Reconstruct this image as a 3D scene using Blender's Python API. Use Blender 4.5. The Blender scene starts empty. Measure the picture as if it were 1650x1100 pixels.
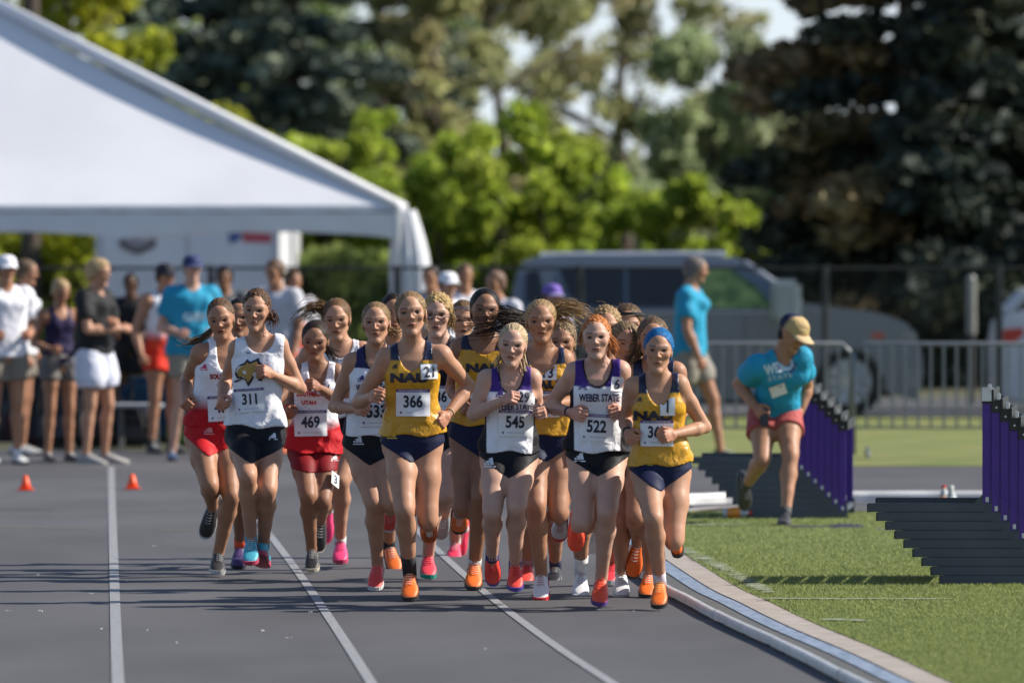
import bpy, bmesh, math, random
import numpy as np
from mathutils import Vector
from mathutils.bvhtree import BVHTree
random.seed(7); rng = np.random.default_rng(7)
sc = bpy.context.scene
COL = sc.collection
# ------------------------------------------------------------------ camera, sky, sun, exposure
FOC = 13750.0          # focal length in pixels of the 1650 px wide photograph (300 mm on full frame)
CAMH = 1.89
HOR = 399.0            # row of the horizon
cam_d = bpy.data.cameras.new('camera'); cam = bpy.data.objects.new('camera', cam_d); COL.objects.link(cam)
cam_d.sensor_width = 36.0; cam_d.lens = 300.0
cam_d.clip_start = 0.5; cam_d.clip_end = 3000
cam.location = (0, 0, CAMH)
cam.rotation_euler = (math.radians(90) - math.atan((550 - HOR) / FOC), 0, 0)
cam_d.dof.use_dof = True; cam_d.dof.focus_distance = 46.6; cam_d.dof.aperture_fstop = 3.4
sc.camera = cam
SUN_EL = math.radians(37); SUN_AZ = math.radians(6)      # azimuth: from +X turned towards +Y (behind the runners)
sun_dir = Vector((math.cos(SUN_EL) * math.cos(SUN_AZ), math.cos(SUN_EL) * math.sin(SUN_AZ), math.sin(SUN_EL)))
w = bpy.data.worlds.new("World"); sc.world = w; w.use_nodes = True
nt = w.node_tree
sky = nt.nodes.new('ShaderNodeTexSky'); sky.sky_type = 'NISHITA'; sky.sun_disc = False
sky.sun_elevation = SUN_EL; sky.sun_rotation = math.atan2(sun_dir.x, sun_dir.y)
sky.air_density = 1.0; sky.dust_density = 0.3; sky.ozone_density = 3.0
tcw = nt.nodes.new('ShaderNodeTexCoord'); sx = nt.nodes.new('ShaderNodeSeparateXYZ'); nt.links.new(tcw.outputs['Generated'], sx.inputs[0])
mrw = nt.nodes.new('ShaderNodeMapRange'); mrw.interpolation_type = 'SMOOTHSTEP'; mrw.inputs['From Min'].default_value = -.02; mrw.inputs['From Max'].default_value = .30; mrw.inputs['To Min'].default_value = .9; mrw.inputs['To Max'].default_value = 0
nt.links.new(sx.outputs['Z'], mrw.inputs[0])
mxw = nt.nodes.new('ShaderNodeMix'); mxw.data_type = 'RGBA'; nt.links.new(mrw.outputs[0], mxw.inputs[0]); nt.links.new(sky.outputs[0], mxw.inputs[6]); mxw.inputs[7].default_value = (5.6, 6.3, 7.0, 1)   # thin white haze low in the sky, all round
nt.links.new(mxw.outputs[2], nt.nodes['Background'].inputs[0]); nt.nodes['Background'].inputs[1].default_value = 0.09
sl = bpy.data.lights.new('sun', 'SUN'); sl.energy = 5.0; sl.angle = math.radians(0.5); sl.color = (1.0, 0.93, 0.82)
so = bpy.data.objects.new('sun', sl); COL.objects.link(so)
so.rotation_euler = (-sun_dir).to_track_quat('-Z', 'Y').to_euler()
sc.view_settings.view_transform = 'Standard'; sc.view_settings.look = 'None'
sc.view_settings.gamma = 1.0; sc.view_settings.use_curve_mapping = False
sc.view_settings.exposure = 0.68
sc.render.engine = 'CYCLES'
try:
    sc.cycles.use_denoising = True
    sc.cycles.max_bounces = 6; sc.cycles.transparent_max_bounces = 6; sc.cycles.diffuse_bounces = 3; sc.cycles.glossy_bounces = 2
    sc.cycles.transmission_bounces = 3; sc.cycles.caustics_reflective = False; sc.cycles.caustics_refractive = False
except Exception:
    pass
# ------------------------------------------------------------------ helpers
def S2D(s): return FOC / s
def gs(y): return (y - HOR) / CAMH            # px per metre of the ground row y
def W(x, y, d):                                # the point seen at pixel (x, y) at distance d
    return np.array(((x - 825.0) / FOC * d, d, CAMH - (y - HOR) / FOC * d))
def G(x, y):                                   # ground point under a pixel
    s = gs(y); return ((x - 825.0) / s, FOC / s)
def link(o): COL.objects.link(o); return o
def mesh_np(name, v, f, mat=None, parent=None, smooth=False, colors=None, loc=None):
    """v: n x 3, f: m x k index array (all faces of one size) or list of lists"""
    me = bpy.data.meshes.new(name)
    v = np.asarray(v, dtype=np.float32)
    if loc is not None: v = v - np.asarray(loc, dtype=np.float32)
    if isinstance(f, np.ndarray) and f.ndim == 2:
        k = f.shape[1]; m = f.shape[0]
        me.vertices.add(len(v)); me.vertices.foreach_set('co', v.ravel())
        me.loops.add(m * k); me.loops.foreach_set('vertex_index', f.astype(np.int32).ravel())
        me.polygons.add(m); me.polygons.foreach_set('loop_start', np.arange(0, m * k, k, dtype=np.int32))
        try: me.polygons.foreach_set('loop_total', np.full(m, k, dtype=np.int32))
        except Exception: pass
        me.update(calc_edges=True)
    else:
        me.from_pydata([tuple(map(float, p)) for p in v], [], [list(map(int, q)) for q in f]); me.update()
    if smooth: me.polygons.foreach_set('use_smooth', np.ones(len(me.polygons), dtype=bool))
    if colors is not None:
        a = me.color_attributes.new('paint', 'FLOAT_COLOR', 'POINT')
        c = np.ones((len(v), 4), dtype=np.float32); c[:, :3] = colors
        a.data.foreach_set('color', c.ravel())
    if mat: me.materials.append(mat)
    o = bpy.data.objects.new(name, me); link(o)
    if loc is not None: o.location = tuple(float(q) for q in loc)
    if parent is not None:
        o.parent = parent
        o.location = (Vector(o.location) if loc is not None else Vector((0, 0, 0))) - PW(parent)
    return o
def PW(o):
    p = Vector(o.location)
    if o.parent: p = p + PW(o.parent)
    return p
def thing(name, label, cat, loc=(0, 0, 0), group=None):
    o = bpy.data.objects.new(name, None); link(o); o.location = tuple(float(q) for q in loc)
    return tag(o, label, cat, group)
def tag(o, label, cat=None, group=None):
    o['label'] = label
    if cat: o['category'] = cat
    if group: o['group'] = group
    return o
def struct(o): o['kind'] = 'structure'; return o
def stuff(o): o['kind'] = 'stuff'; return o
class MB:
    """collects boxes, tubes and prisms; one build = one mesh object"""
    def __init__(s): s.v = []; s.f = []; s.n = 0
    def add(s, v, f):
        s.v += [tuple(map(float, q)) for q in v]; s.f += [[i + s.n for i in q] for q in f]; s.n += len(v); return s
    def box(s, x0, x1, y0, y1, z0, z1):
        v = [(x, y, z) for z in (z0, z1) for y in (y0, y1) for x in (x0, x1)]
        return s.add(v, [(0, 2, 3, 1), (4, 5, 7, 6), (0, 1, 5, 4), (2, 6, 7, 3), (0, 4, 6, 2), (1, 3, 7, 5)])
    def tube(s, pts, r, n=8, cap=True):
        pts = [np.array(p, float) for p in pts]
        rr = r if isinstance(r, (list, tuple)) else [r] * len(pts)
        v = []; up = np.array((0, 0, 1.0))
        for i, p in enumerate(pts):
            t = pts[min(i + 1, len(pts) - 1)] - pts[max(i - 1, 0)]; t = t / (np.linalg.norm(t) + 1e-9)
            a = np.cross(t, up if abs(t[2]) < .9 else np.array((1.0, 0, 0))); a /= np.linalg.norm(a); b = np.cross(t, a)
            for k in range(n):
                q = 2 * math.pi * k / n; v.append(p + rr[i] * (a * math.cos(q) + b * math.sin(q)))
        f = []
        for i in range(len(pts) - 1):
            for k in range(n):
                f.append((i * n + k, i * n + (k + 1) % n, (i + 1) * n + (k + 1) % n, (i + 1) * n + k))
        if cap: f.append(tuple(range(n - 1, -1, -1))); f.append(tuple((len(pts) - 1) * n + k for k in range(n)))
        return s.add(v, f)
    def prism(s, poly, y0, y1):      # polygon in X,Z extruded along Y
        n = len(poly)
        v = [(x, y0, z) for x, z in poly] + [(x, y1, z) for x, z in poly]
        f = [tuple(range(n)), tuple(range(2 * n - 1, n - 1, -1))] + [(i, i + n, (i + 1) % n + n, (i + 1) % n) for i in range(n)]
        return s.add(v, f)
    def build(s, name, mat, parent=None, smooth=False, bevel=0, loc=None):
        v = np.array(s.v, dtype=float)
        me = bpy.data.meshes.new(name)
        if loc is None: loc = (0, 0, 0)
        me.from_pydata([tuple(q) for q in (v - np.array(loc, float))], [], s.f)
        bm = bmesh.new(); bm.from_mesh(me); bmesh.ops.recalc_face_normals(bm, faces=bm.faces)
        if bevel: bmesh.ops.bevel(bm, geom=bm.edges[:], offset=bevel, segments=2, affect='EDGES', clamp_overlap=True)
        bm.to_mesh(me); bm.free()
        if smooth: me.polygons.foreach_set('use_smooth', np.ones(len(me.polygons), dtype=bool))
        me.materials.append(mat)
        o = link(bpy.data.objects.new(name, me)); o.location = tuple(float(q) for q in loc)
        if parent is not None: o.parent = parent; o.location = Vector(o.location) - PW(parent)
        return o
# ------------------------------------------------------------------ materials
def newmat(name):
    m = bpy.data.materials.new(name); m.use_nodes = True
    return m, m.node_tree, m.node_tree.nodes['Principled BSDF']
def N(nt, t, **kw):
    n = nt.nodes.new(t)
    for k, v in kw.items():
        if k.startswith('i_'): n.inputs[int(k[2:])].default_value = v
        else: setattr(n, k, v)
    return n
def noise_mat(name, c1, c2, scale=8, rough=.6, bump=.0, bscale=60, metal=0, spec=.5, detail=4, stretch=None, c3=None):
    m, nt, b = newmat(name)
    tc = N(nt, 'ShaderNodeTexCoord'); mp = N(nt, 'ShaderNodeMapping'); nt.links.new(tc.outputs['Object'], mp.inputs[0])
    if stretch: mp.inputs['Scale'].default_value = stretch
    n1 = N(nt, 'ShaderNodeTexNoise'); n1.inputs['Scale'].default_value = scale; n1.inputs['Detail'].default_value = detail
    nt.links.new(mp.outputs[0], n1.inputs['Vector'])
    r = N(nt, 'ShaderNodeValToRGB'); r.color_ramp.elements[0].position = .35; r.color_ramp.elements[1].position = .65
    r.color_ramp.elements[0].color = (*c1, 1); r.color_ramp.elements[1].color = (*c2, 1)
    nt.links.new(n1.outputs[0], r.inputs[0]); nt.links.new(r.outputs[0], b.inputs['Base Color'])
    b.inputs['Roughness'].default_value = rough; b.inputs['Metallic'].default_value = metal
    b.inputs['Specular IOR Level'].default_value = spec
    if bump:
        n2 = N(nt, 'ShaderNodeTexNoise'); n2.inputs['Scale'].default_value = bscale; n2.inputs['Detail'].default_value = 3
        nt.links.new(tc.outputs['Object'], n2.inputs['Vector'])
        bp = N(nt, 'ShaderNodeBump'); bp.inputs['Strength'].default_value = 1; bp.inputs['Distance'].default_value = bump
        nt.links.new(n2.outputs[0], bp.inputs['Height']); nt.links.new(bp.outputs[0], b.inputs['Normal'])
    return m
def paint_mat(name, rough=.6, var=.12, vscale=40, bump=.0, bscale=80, sss=0, spec=.5, sheen=0, stretch=None, transl=0):
    """base colour from the mesh's own 'paint' attribute with fine procedural variation"""
    m, nt, b = newmat(name)
    at = N(nt, 'ShaderNodeAttribute'); at.attribute_name = 'paint'
    tc = N(nt, 'ShaderNodeTexCoord'); mp = N(nt, 'ShaderNodeMapping'); nt.links.new(tc.outputs['Object'], mp.inputs[0])
    if stretch: mp.inputs['Scale'].default_value = stretch
    n1 = N(nt, 'ShaderNodeTexNoise'); n1.inputs['Scale'].default_value = vscale; n1.inputs['Detail'].default_value = 4
    nt.links.new(mp.outputs[0], n1.inputs['Vector'])
    mr = N(nt, 'ShaderNodeMapRange'); mr.inputs['From Min'].default_value = .3; mr.inputs['From Max'].default_value = .7
    mr.inputs['To Min'].default_value = 1 - var; mr.inputs['To Max'].default_value = 1 + var
    nt.links.new(n1.outputs[0], mr.inputs[0])
    mx = N(nt, 'ShaderNodeVectorMath', operation='SCALE'); nt.links.new(at.outputs['Color'], mx.inputs[0]); nt.links.new(mr.outputs[0], mx.inputs['Scale'])
    nt.links.new(mx.outputs[0], b.inputs['Base Color'])
    b.inputs['Roughness'].default_value = rough; b.inputs['Specular IOR Level'].default_value = spec
    if sss:
        b.inputs['Subsurface Weight'].default_value = sss; b.inputs['Subsurface Radius'].default_value = (1, .35, .2); b.inputs['Subsurface Scale'].default_value = .012
    if sheen: b.inputs['Sheen Weight'].default_value = sheen
    if bump:
        n2 = N(nt, 'ShaderNodeTexNoise'); n2.inputs['Scale'].default_value = bscale; n2.inputs['Detail'].default_value = 2; n2.inputs['Distortion'].default_value = .6
        nt.links.new(mp.outputs[0], n2.inputs['Vector'])
        bp = N(nt, 'ShaderNodeBump'); bp.inputs['Strength'].default_value = 1; bp.inputs['Distance'].default_value = bump
        nt.links.new(n2.outputs[0], bp.inputs['Height']); nt.links.new(bp.outputs[0], b.inputs['Normal'])
    if transl:
        out = nt.nodes['Material Output']; tr = N(nt, 'ShaderNodeBsdfTranslucent'); ms = N(nt, 'ShaderNodeMixShader'); ms.inputs[0].default_value = transl
        nt.links.new(mx.outputs[0], tr.inputs[0]); nt.links.new(b.outputs[0], ms.inputs[1]); nt.links.new(tr.outputs[0], ms.inputs[2]); nt.links.new(ms.outputs[0], out.inputs[0])
    return m
_flat = {}
def flat(c, rough=.6, metal=0, spec=.5, var=.10):
    k = (tuple(round(x, 4) for x in c), rough, metal, spec)
    if k not in _flat:
        _flat[k] = noise_mat('surface', tuple(x * (1 - var) for x in c), tuple(x * (1 + var) for x in c), 12, rough, 0, 60, metal, spec)
    return _flat[k]
M_skin = paint_mat('skin', .5, .07, 16, .0008, 90, sss=.06, spec=.28)
M_cloth = paint_mat('jersey_fabric', .68, .05, 60, .012, 17, spec=.2)
M_satin = paint_mat('satin_jersey_fabric', .42, .05, 60, .014, 16, spec=.45)
M_dark = paint_mat('stretch_fabric', .6, .08, 60, .0015, 40, spec=.18)
M_hair = paint_mat('hair', .45, .35, 220, .002, 260, spec=.2, transl=.10)
M_shoe = paint_mat('shoe_knit', .5, .08, 90, .0008, 200)
M_print = flat((.012, .014, .03), .6)
M_bib = flat((.78, .78, .80), .55, var=.02)
M_bibp = flat((.10, .055, .20), .6)
# ------------------------------------------------------------------ implicit bodies
def nrm(v):
    v = np.asarray(v, float); return v / (np.linalg.norm(v) + 1e-12)
def smin(a, b, k):
    h = np.maximum(k - np.abs(a - b), 0) / k
    return np.minimum(a, b) - h * h * k * .25
def smax(a, b, k): return -smin(-a, -b, k)
class Cone:
    def __init__(s, a, b, ra, rb): s.a = np.array(a, float); s.b = np.array(b, float); s.ra = ra; s.rb = rb
    def box(s):
        r = max(s.ra, s.rb); return np.minimum(s.a, s.b) - r, np.maximum(s.a, s.b) + r
    def ev(s, X, Y, Z):
        d = s.b - s.a; L = d @ d + 1e-12
        x = X - s.a[0]; y = Y - s.a[1]; z = Z - s.a[2]
        h = np.clip((x * d[0] + y * d[1] + z * d[2]) / L, 0, 1)
        return np.sqrt((x - h * d[0]) ** 2 + (y - h * d[1]) ** 2 + (z - h * d[2]) ** 2) - (s.ra + h * (s.rb - s.ra))
class Ell:
    def __init__(s, c, r, R=None): s.c = np.array(c, float); s.r = np.array(r, float); s.R = np.eye(3) if R is None else np.array(R, float)  # R rows = axes
    def box(s):
        e = np.abs(s.R.T) @ s.r; return s.c - e, s.c + e
    def ev(s, X, Y, Z):
        x = X - s.c[0]; y = Y - s.c[1]; z = Z - s.c[2]; k0 = 0; k1 = 0
        for i in range(3):
            q = (x * s.R[i, 0] + y * s.R[i, 1] + z * s.R[i, 2]) / s.r[i]; k0 = k0 + q * q; k1 = k1 + (q / s.r[i]) ** 2
        k0 = np.sqrt(k0); k1 = np.sqrt(k1) + 1e-9
        return k0 * (k0 - 1) / k1
PROF_F = dict(t=[-.22, -.16, -.07, .04, .18, .40, .58, .74, .86, .95, 1.02],
              a=[.06, .115, .150, .160, .150, .122, .130, .141, .143, .105, .050],
              b=[.05, .085, .102, .106, .096, .084, .092, .102, .092, .070, .045])
PROF_M = dict(t=[-.22, -.16, -.07, .04, .18, .40, .58, .74, .86, .95, 1.02],
              a=[.06, .12, .152, .162, .158, .152, .160, .172, .176, .125, .055],
              b=[.05, .09, .108, .115, .115, .115, .118, .122, .110, .080, .050])
class Torso:
    def __init__(s, P, Nk, hA, hB, sA, sB, prof, u, wf=1.0):
        s.P = np.array(P, float); s.N = np.array(Nk, float); s.L = float(np.linalg.norm(s.N - s.P)); s.up = (s.N - s.P) / s.L
        def fr(lat):
            lat = lat - s.up * (lat @ s.up); lat = nrm(lat); return lat, np.cross(lat, s.up)
        s.r0, s.f0 = fr(np.array(hB) - np.array(hA)); s.r1, s.f1 = fr(np.array(sB) - np.array(sA))
        s.prof = prof; s.u = u; s.wf = wf
    def box(s):
        lo = np.minimum(s.P, s.N) - .24; hi = np.maximum(s.P, s.N) + .24; lo[2] += .06; return lo, hi
    def loc(s, X, Y, Z):
        x = X - s.P[0]; y = Y - s.P[1]; z = Z - s.P[2]
        d = lambda v: x * v[0] + y * v[1] + z * v[2]
        zz = d(s.up); t = zz / s.L; tc = np.clip(t, 0, 1)
        return d(s.r0) * (1 - tc) + d(s.r1) * tc, d(s.f0) * (1 - tc) + d(s.f1) * tc, zz, t
    def ev(s, X, Y, Z):
        x, y, z, t = s.loc(X, Y, Z)
        a = np.interp(t, s.prof['t'], s.prof['a']) * s.u * s.wf; b = np.interp(t, s.prof['t'], s.prof['b']) * s.u
        k = (np.abs(x / a) ** 2.3 + np.abs(y / b) ** 2.3) ** (1 / 2.3)
        d = (k - 1) * np.minimum(a, b)
        lo = s.prof['t'][0] * s.L; hi = s.prof['t'][-1] * s.L
        return np.maximum(d, np.abs(z - (lo + hi) / 2) - (hi - lo) / 2)
    def pt(s, x, y, t):
        return s.P + s.up * s.L * t + (s.r0 * (1 - t) + s.r1 * t) * x + (s.f0 * (1 - t) + s.f1 * t) * y
def axis(lo, hi, h, fine=(), hf=.0035):
    """grid coordinates with spacing h, refined to hf inside the given intervals"""
    out = [lo]; x = lo
    while x < hi:
        st = h
        for a, b in fine:
            if a - h <= x <= b: st = hf
        x += st; out.append(x)
    return np.array(out, dtype=np.float32)
class Grid:
    def __init__(s, xs, ys, zs): s.ax = (xs, ys, zs); s.shape = tuple(len(a) for a in s.ax)
    def new(s): return np.full(s.shape, .5, dtype=np.float32)
    def sl(s, lo, hi):
        o = []
        for i in range(3):
            a = int(np.searchsorted(s.ax[i], lo[i])); b = int(np.searchsorted(s.ax[i], hi[i])); o.append(slice(max(a - 1, 0), min(b + 1, s.shape[i])))
        return tuple(o)
    def xyz(s, q): return s.ax[0][q[0]][:, None, None], s.ax[1][q[1]][None, :, None], s.ax[2][q[2]][None, None, :]
    def add(s, F, prims, k, pad=.03):
        for p in prims:
            lo, hi = p.box(); q = s.sl(lo - pad, hi + pad)
            if any(c.stop <= c.start for c in q): continue
            v = p.ev(*s.xyz(q)).astype(np.float32); F[q] = smin(F[q], v, k)
        return F
def surfnet(F, grid):
    S = (F < 0); u = S.astype(np.uint8)
    c = u[:-1, :-1, :-1] + u[1:, :-1, :-1] + u[:-1, 1:, :-1] + u[1:, 1:, :-1] + u[:-1, :-1, 1:] + u[1:, :-1, 1:] + u[:-1, 1:, 1:] + u[1:, 1:, 1:]
    act = (c > 0) & (c < 8)
    I = np.nonzero(act)
    if len(I[0]) == 0: return np.zeros((0, 3)), np.zeros((0, 4), dtype=int)
    idx = np.full(act.shape, -1, dtype=np.int32); idx[I] = np.arange(len(I[0]))
    off = [(a, b, c) for c in (0, 1) for b in (0, 1) for a in (0, 1)]
    V = np.stack([F[I[0] + o[0], I[1] + o[1], I[2] + o[2]] for o in off], 1)
    acc = np.zeros((len(I[0]), 3)); cnt = np.zeros(len(I[0]))
    for i, oi in enumerate(off):
        for ax in range(3):
            if oi[ax]: continue
            oj = list(oi); oj[ax] = 1; j = off.index(tuple(oj))
            a = V[:, i]; b = V[:, j]; m = (a < 0) != (b < 0)
            t = np.where(m, a / np.where(m, a - b, 1), 0)
            p = np.zeros_like(acc); p[:] = oi; p[:, ax] = t
            acc[m] += p[m]; cnt[m] += 1
    acc /= cnt[:, None]
    P = np.zeros_like(acc)
    for ax in range(3):
        A = grid.ax[ax]; P[:, ax] = A[I[ax]] + acc[:, ax] * (A[I[ax] + 1] - A[I[ax]])
    faces = []
    nx, ny, nz = act.shape
    for ax in range(3):
        a = np.take(S, range(S.shape[ax] - 1), ax); b = np.take(S, range(1, S.shape[ax]), ax)
        e = np.nonzero(a != b); sg = a[e]
        o1, o2 = [(1, 2), (2, 0), (0, 1)][ax]
        E = [e[0], e[1], e[2]]
        ok = (E[o1] > 0) & (E[o2] > 0) & (E[o1] < act.shape[o1]) & (E[o2] < act.shape[o2])
        E = [q[ok] for q in E]; sg = sg[ok]
        def at(d1, d2):
            q = [E[0].copy(), E[1].copy(), E[2].copy()]; q[o1] -= d1; q[o2] -= d2; return idx[q[0], q[1], q[2]]
        q = np.stack([at(1, 1), at(0, 1), at(0, 0), at(1, 0)], 1)
        q[~sg] = q[~sg][:, ::-1]
        faces.append(q)
    return P, np.concatenate(faces)
def smooth_v(P, Q, it=1, lam=.5):
    """laplacian smoothing over quad edges"""
    a = np.concatenate([Q[:, 0], Q[:, 1], Q[:, 2], Q[:, 3]]); b = np.concatenate([Q[:, 1], Q[:, 2], Q[:, 3], Q[:, 0]])
    n = len(P); deg = np.bincount(a, minlength=n) + np.bincount(b, minlength=n)
    for _ in range(it):
        s = np.stack([np.bincount(a, P[b, i], n) + np.bincount(b, P[a, i], n) for i in range(3)], 1) / np.maximum(deg, 1)[:, None]
        P = P * (1 - lam) + s * lam
    return P
# ------------------------------------------------------------------ print (lettering, bibs)
_tm = {}
def text_mesh(txt, bold=.02):
    """unit-height outline of the text as subdivided triangles in x, z"""
    if (txt, bold) in _tm: return _tm[(txt, bold)]
    cu = bpy.data.curves.new('lettering', 'FONT'); cu.body = txt; cu.offset = bold; cu.resolution_u = 3
    o = bpy.data.objects.new('lettering', cu); COL.objects.link(o)
    bpy.context.view_layer.update()
    me = bpy.data.meshes.new_from_object(o.evaluated_get(bpy.context.evaluated_depsgraph_get()))
    COL.objects.unlink(o); bpy.data.objects.remove(o)
    bm = bmesh.new(); bm.from_mesh(me); bmesh.ops.triangulate(bm, faces=bm.faces)
    for _ in range(2):
        es = [e for e in bm.edges if e.calc_length() > .22]
        if es: bmesh.ops.subdivide_edges(bm, edges=es, cuts=1); bmesh.ops.triangulate(bm, faces=bm.faces)
    bm.verts.ensure_lookup_table()
    v = np.array([(q.co.x, q.co.y) for q in bm.verts]); f = np.array([[q.index for q in t.verts] for t in bm.faces])
    bm.free(); bpy.data.meshes.remove(me)
    lo = v.min(0); hi = v.max(0); v = (v - (lo + hi) / 2); asp = (hi - lo)[0] / (hi - lo)[1]; v /= (hi - lo)[1]
    _tm[(txt, bold)] = (v, f, asp); return _tm[(txt, bold)]
def grid2(nx, ny):
    v = np.array([(i / nx - .5, j / ny - .5) for j in range(ny + 1) for i in range(nx + 1)])
    f = np.array([[j * (nx + 1) + i, j * (nx + 1) + i + 1, (j + 1) * (nx + 1) + i + 1, (j + 1) * (nx + 1) + i] for j in range(ny) for i in range(nx)])
    return v, f
def poly2(pts):   # filled outline, subdivided
    bm = bmesh.new(); vs = [bm.verts.new((x, z, 0)) for x, z in pts]; bm.faces.new(vs); bmesh.ops.triangulate(bm, faces=bm.faces)
    bm.verts.index_update(); v = np.array([(q.co.x, q.co.y) for q in bm.verts]); f = np.array([[q.index for q in t.verts] for t in bm.faces]); bm.free(); return v, f
class Cloth:
    """a garment surface that prints and bibs are laid on, seen from the front of the wearer"""
    def __init__(s, v, f, d): s.bvh = BVHTree.FromPolygons([tuple(p) for p in v.tolist()], f.tolist()); s.d = d; s.y0 = float(v[:, 1].min())
    def drape(s, name, v2, f, cx, cy, w, h, mat, parent, off=.004, rot=0, ref=None):
        c = W(cx, cy, s.d); ca, sa = math.cos(rot), math.sin(rot)
        xs = v2[:, 0] * w; zs = v2[:, 1] * h
        X = c[0] + xs * ca - zs * sa; Z = c[2] + xs * sa + zs * ca
        Y = np.full(len(X), np.nan)
        for i in range(len(X)):
            hit = s.bvh.ray_cast(Vector((X[i], s.y0 - .5, Z[i])), Vector((0, 1, 0)))
            if hit[0] is not None: Y[i] = hit[0].y
        if np.all(np.isnan(Y)): return None
        md = np.nanmedian(Y); Y = np.where(np.isnan(Y), md, np.clip(Y, md - .06, md + .035))
        V = np.stack([X, Y - off - .0022 * np.sin(X * 55 + Z * 38) - .0014 * np.sin(X * 21 - Z * 90), Z], 1)
        return mesh_np(name, V, f, mat, parent)
def curve_pts(pts, n):
    """Catmull-Rom through pts"""
    P = [np.array(p, float) for p in pts]; P = [2 * P[0] - P[1]] + P + [2 * P[-1] - P[-2]]
    out = []; m = len(P) - 3
    for i in range(n):
        t = i / (n - 1) * m; k = min(int(t), m - 1); t -= k
        a, b, c, d = P[k:k + 4]
        out.append(.5 * ((2 * b) + (c - a) * t + (2 * a - 5 * b + 4 * c - d) * t * t + (3 * b - a - 3 * c + d) * t ** 3))
    return np.array(out)
def strands(paths, r0, r1, rs, cols):
    """thin tapering tubes along many paths; returns v, f, colours"""
    V = []; F = []; C = []; n = 0
    for P, c in zip(paths, cols):
        m = len(P); T = np.gradient(P, axis=0); T /= (np.linalg.norm(T, axis=1)[:, None] + 1e-9)
        a = np.cross(T, np.array((.3, .2, .93))); a /= (np.linalg.norm(a, axis=1)[:, None] + 1e-9); b = np.cross(T, a)
        rad = np.linspace(r0, r1, m)[:, None] * rs.uniform(.7, 1.3)
        ring = [P + rad * (a * math.cos(q) + b * math.sin(q)) for q in (0, 2.094, 4.189)]
        V.append(np.stack(ring, 1).reshape(-1, 3)); C.append(np.tile(np.array(c) * rs.uniform(.6, 1.5), (m * 3, 1)))
        i = np.arange(m - 1)[:, None] * 3
        for k in range(3):
            F.append(np.concatenate([i + k, i + (k + 1) % 3, i + 3 + (k + 1) % 3, i + 3 + k], 1) + n)
        n += m * 3
    return np.concatenate(V), np.concatenate(F), np.concatenate(C)
def srgb(r, g, b):
    return tuple(((c / 255) / 12.92 if c / 255 <= .04045 else ((c / 255 + .055) / 1.055) ** 2.4) for c in (r, g, b))
GOLD = (.56, .28, .014); NAVY = (.010, .014, .045); WHITE = (.78, .78, .82); BLACK = (.010, .010, .013); PURPLE = (.055, .025, .20)
RED = (.50, .012, .018); DKRED = (.20, .008, .012)
SKIN = dict(fair=(.50, .295, .215), light=(.43, .228, .143), mid=(.36, .182, .108), tan=(.27, .135, .080), dark=(.10, .048, .03))
# ------------------------------------------------------------------ head
FV = dict(x=1.0, l=1.0, n=0.0, m=1.0, e=0.0)   # individual face proportions, set per person
def head_prims(C, R, k):
    T = lambda x, y, z: C + (R[0] * x * FV['x'] + R[1] * y + R[2] * (z * FV['l'] if z < 0 else z)) * k
    n_ = FV['n']; m_ = FV['m']; e_ = FV['e']
    E = lambda x, y, z, rx, ry, rz: Ell(T(x, y, z), np.array((rx, ry, rz)) * k, R)
    K = lambda a, b, ra, rb: Cone(T(*a), T(*b), ra * k, rb * k)
    big = [E(0, -.014, .026, .0665, .092, .076), E(0, .020, -.034, .0445, .062, .080), E(0, .012, .008, .0580, .080, .070)]
    mid = [E(0, .066, -.098, .0155, .0135, .0145), K((-.042, .0, -.055), (-.012, .058, -.095), .0150, .0130), K((.042, .0, -.055), (.012, .058, -.095), .0150, .0130),
           E(-.040, .060, -.018, .018, .015, .018), E(.040, .060, -.018, .018, .015, .018),
           K((-.042, .070, .020), (-.012, .086, .018), .0085, .0095), K((.042, .070, .020), (.012, .086, .018), .0085, .0095), E(0, .058, .046, .038, .028, .034)]
    fin = [K((0, .084, .012), (0, .104 + n_, -.023 - n_), .0064, .0070), E(-.0090, .0935, -.0270 - n_, .0068, .008, .0058), E(.0090, .0935, -.0270 - n_, .0068, .008, .0058), E(0, .103 + n_, -.0262 - n_, .0070, .0070, .0064)]
    lip = [E(0, .0815, -.0530, .0215 * m_, .0076, .0040), E(0, .0802, -.0615, .0180 * m_, .0080, .0046)]
    ear = [E(-.0680, -.006, -.004, .0065, .017, .030), E(.0680, -.006, -.004, .0065, .017, .030)]
    sock = [E(-.031, .0925, .002, .0155, .0135, .0105), E(.031, .0925, .002, .0155, .0135, .0105)]
    eye = [E(-.031 - e_, .0685, .001, .0125, .0135, .0115), E(.031 + e_, .0685, .001, .0125, .0135, .0115)]
    return big, mid, fin, lip, ear, sock, eye
def head_field(g, F, C, R, k):
    big, mid, fin, lip, ear, sock, eye = head_prims(C, R, k)
    H = g.new()
    g.add(H, big, .03 * k); g.add(H, mid, .016 * k)
    for p in sock:
        lo, hi = p.box(); q = g.sl(lo - .02, hi + .02)
        if all(c.stop > c.start for c in q): H[q] = smax(H[q], -p.ev(*g.xyz(q)).astype(np.float32), .007 * k)
    g.add(H, fin, .007 * k); g.add(H, lip, .004 * k); g.add(H, ear, .004 * k); g.add(H, eye, .0012 * k)
    return H
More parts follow.
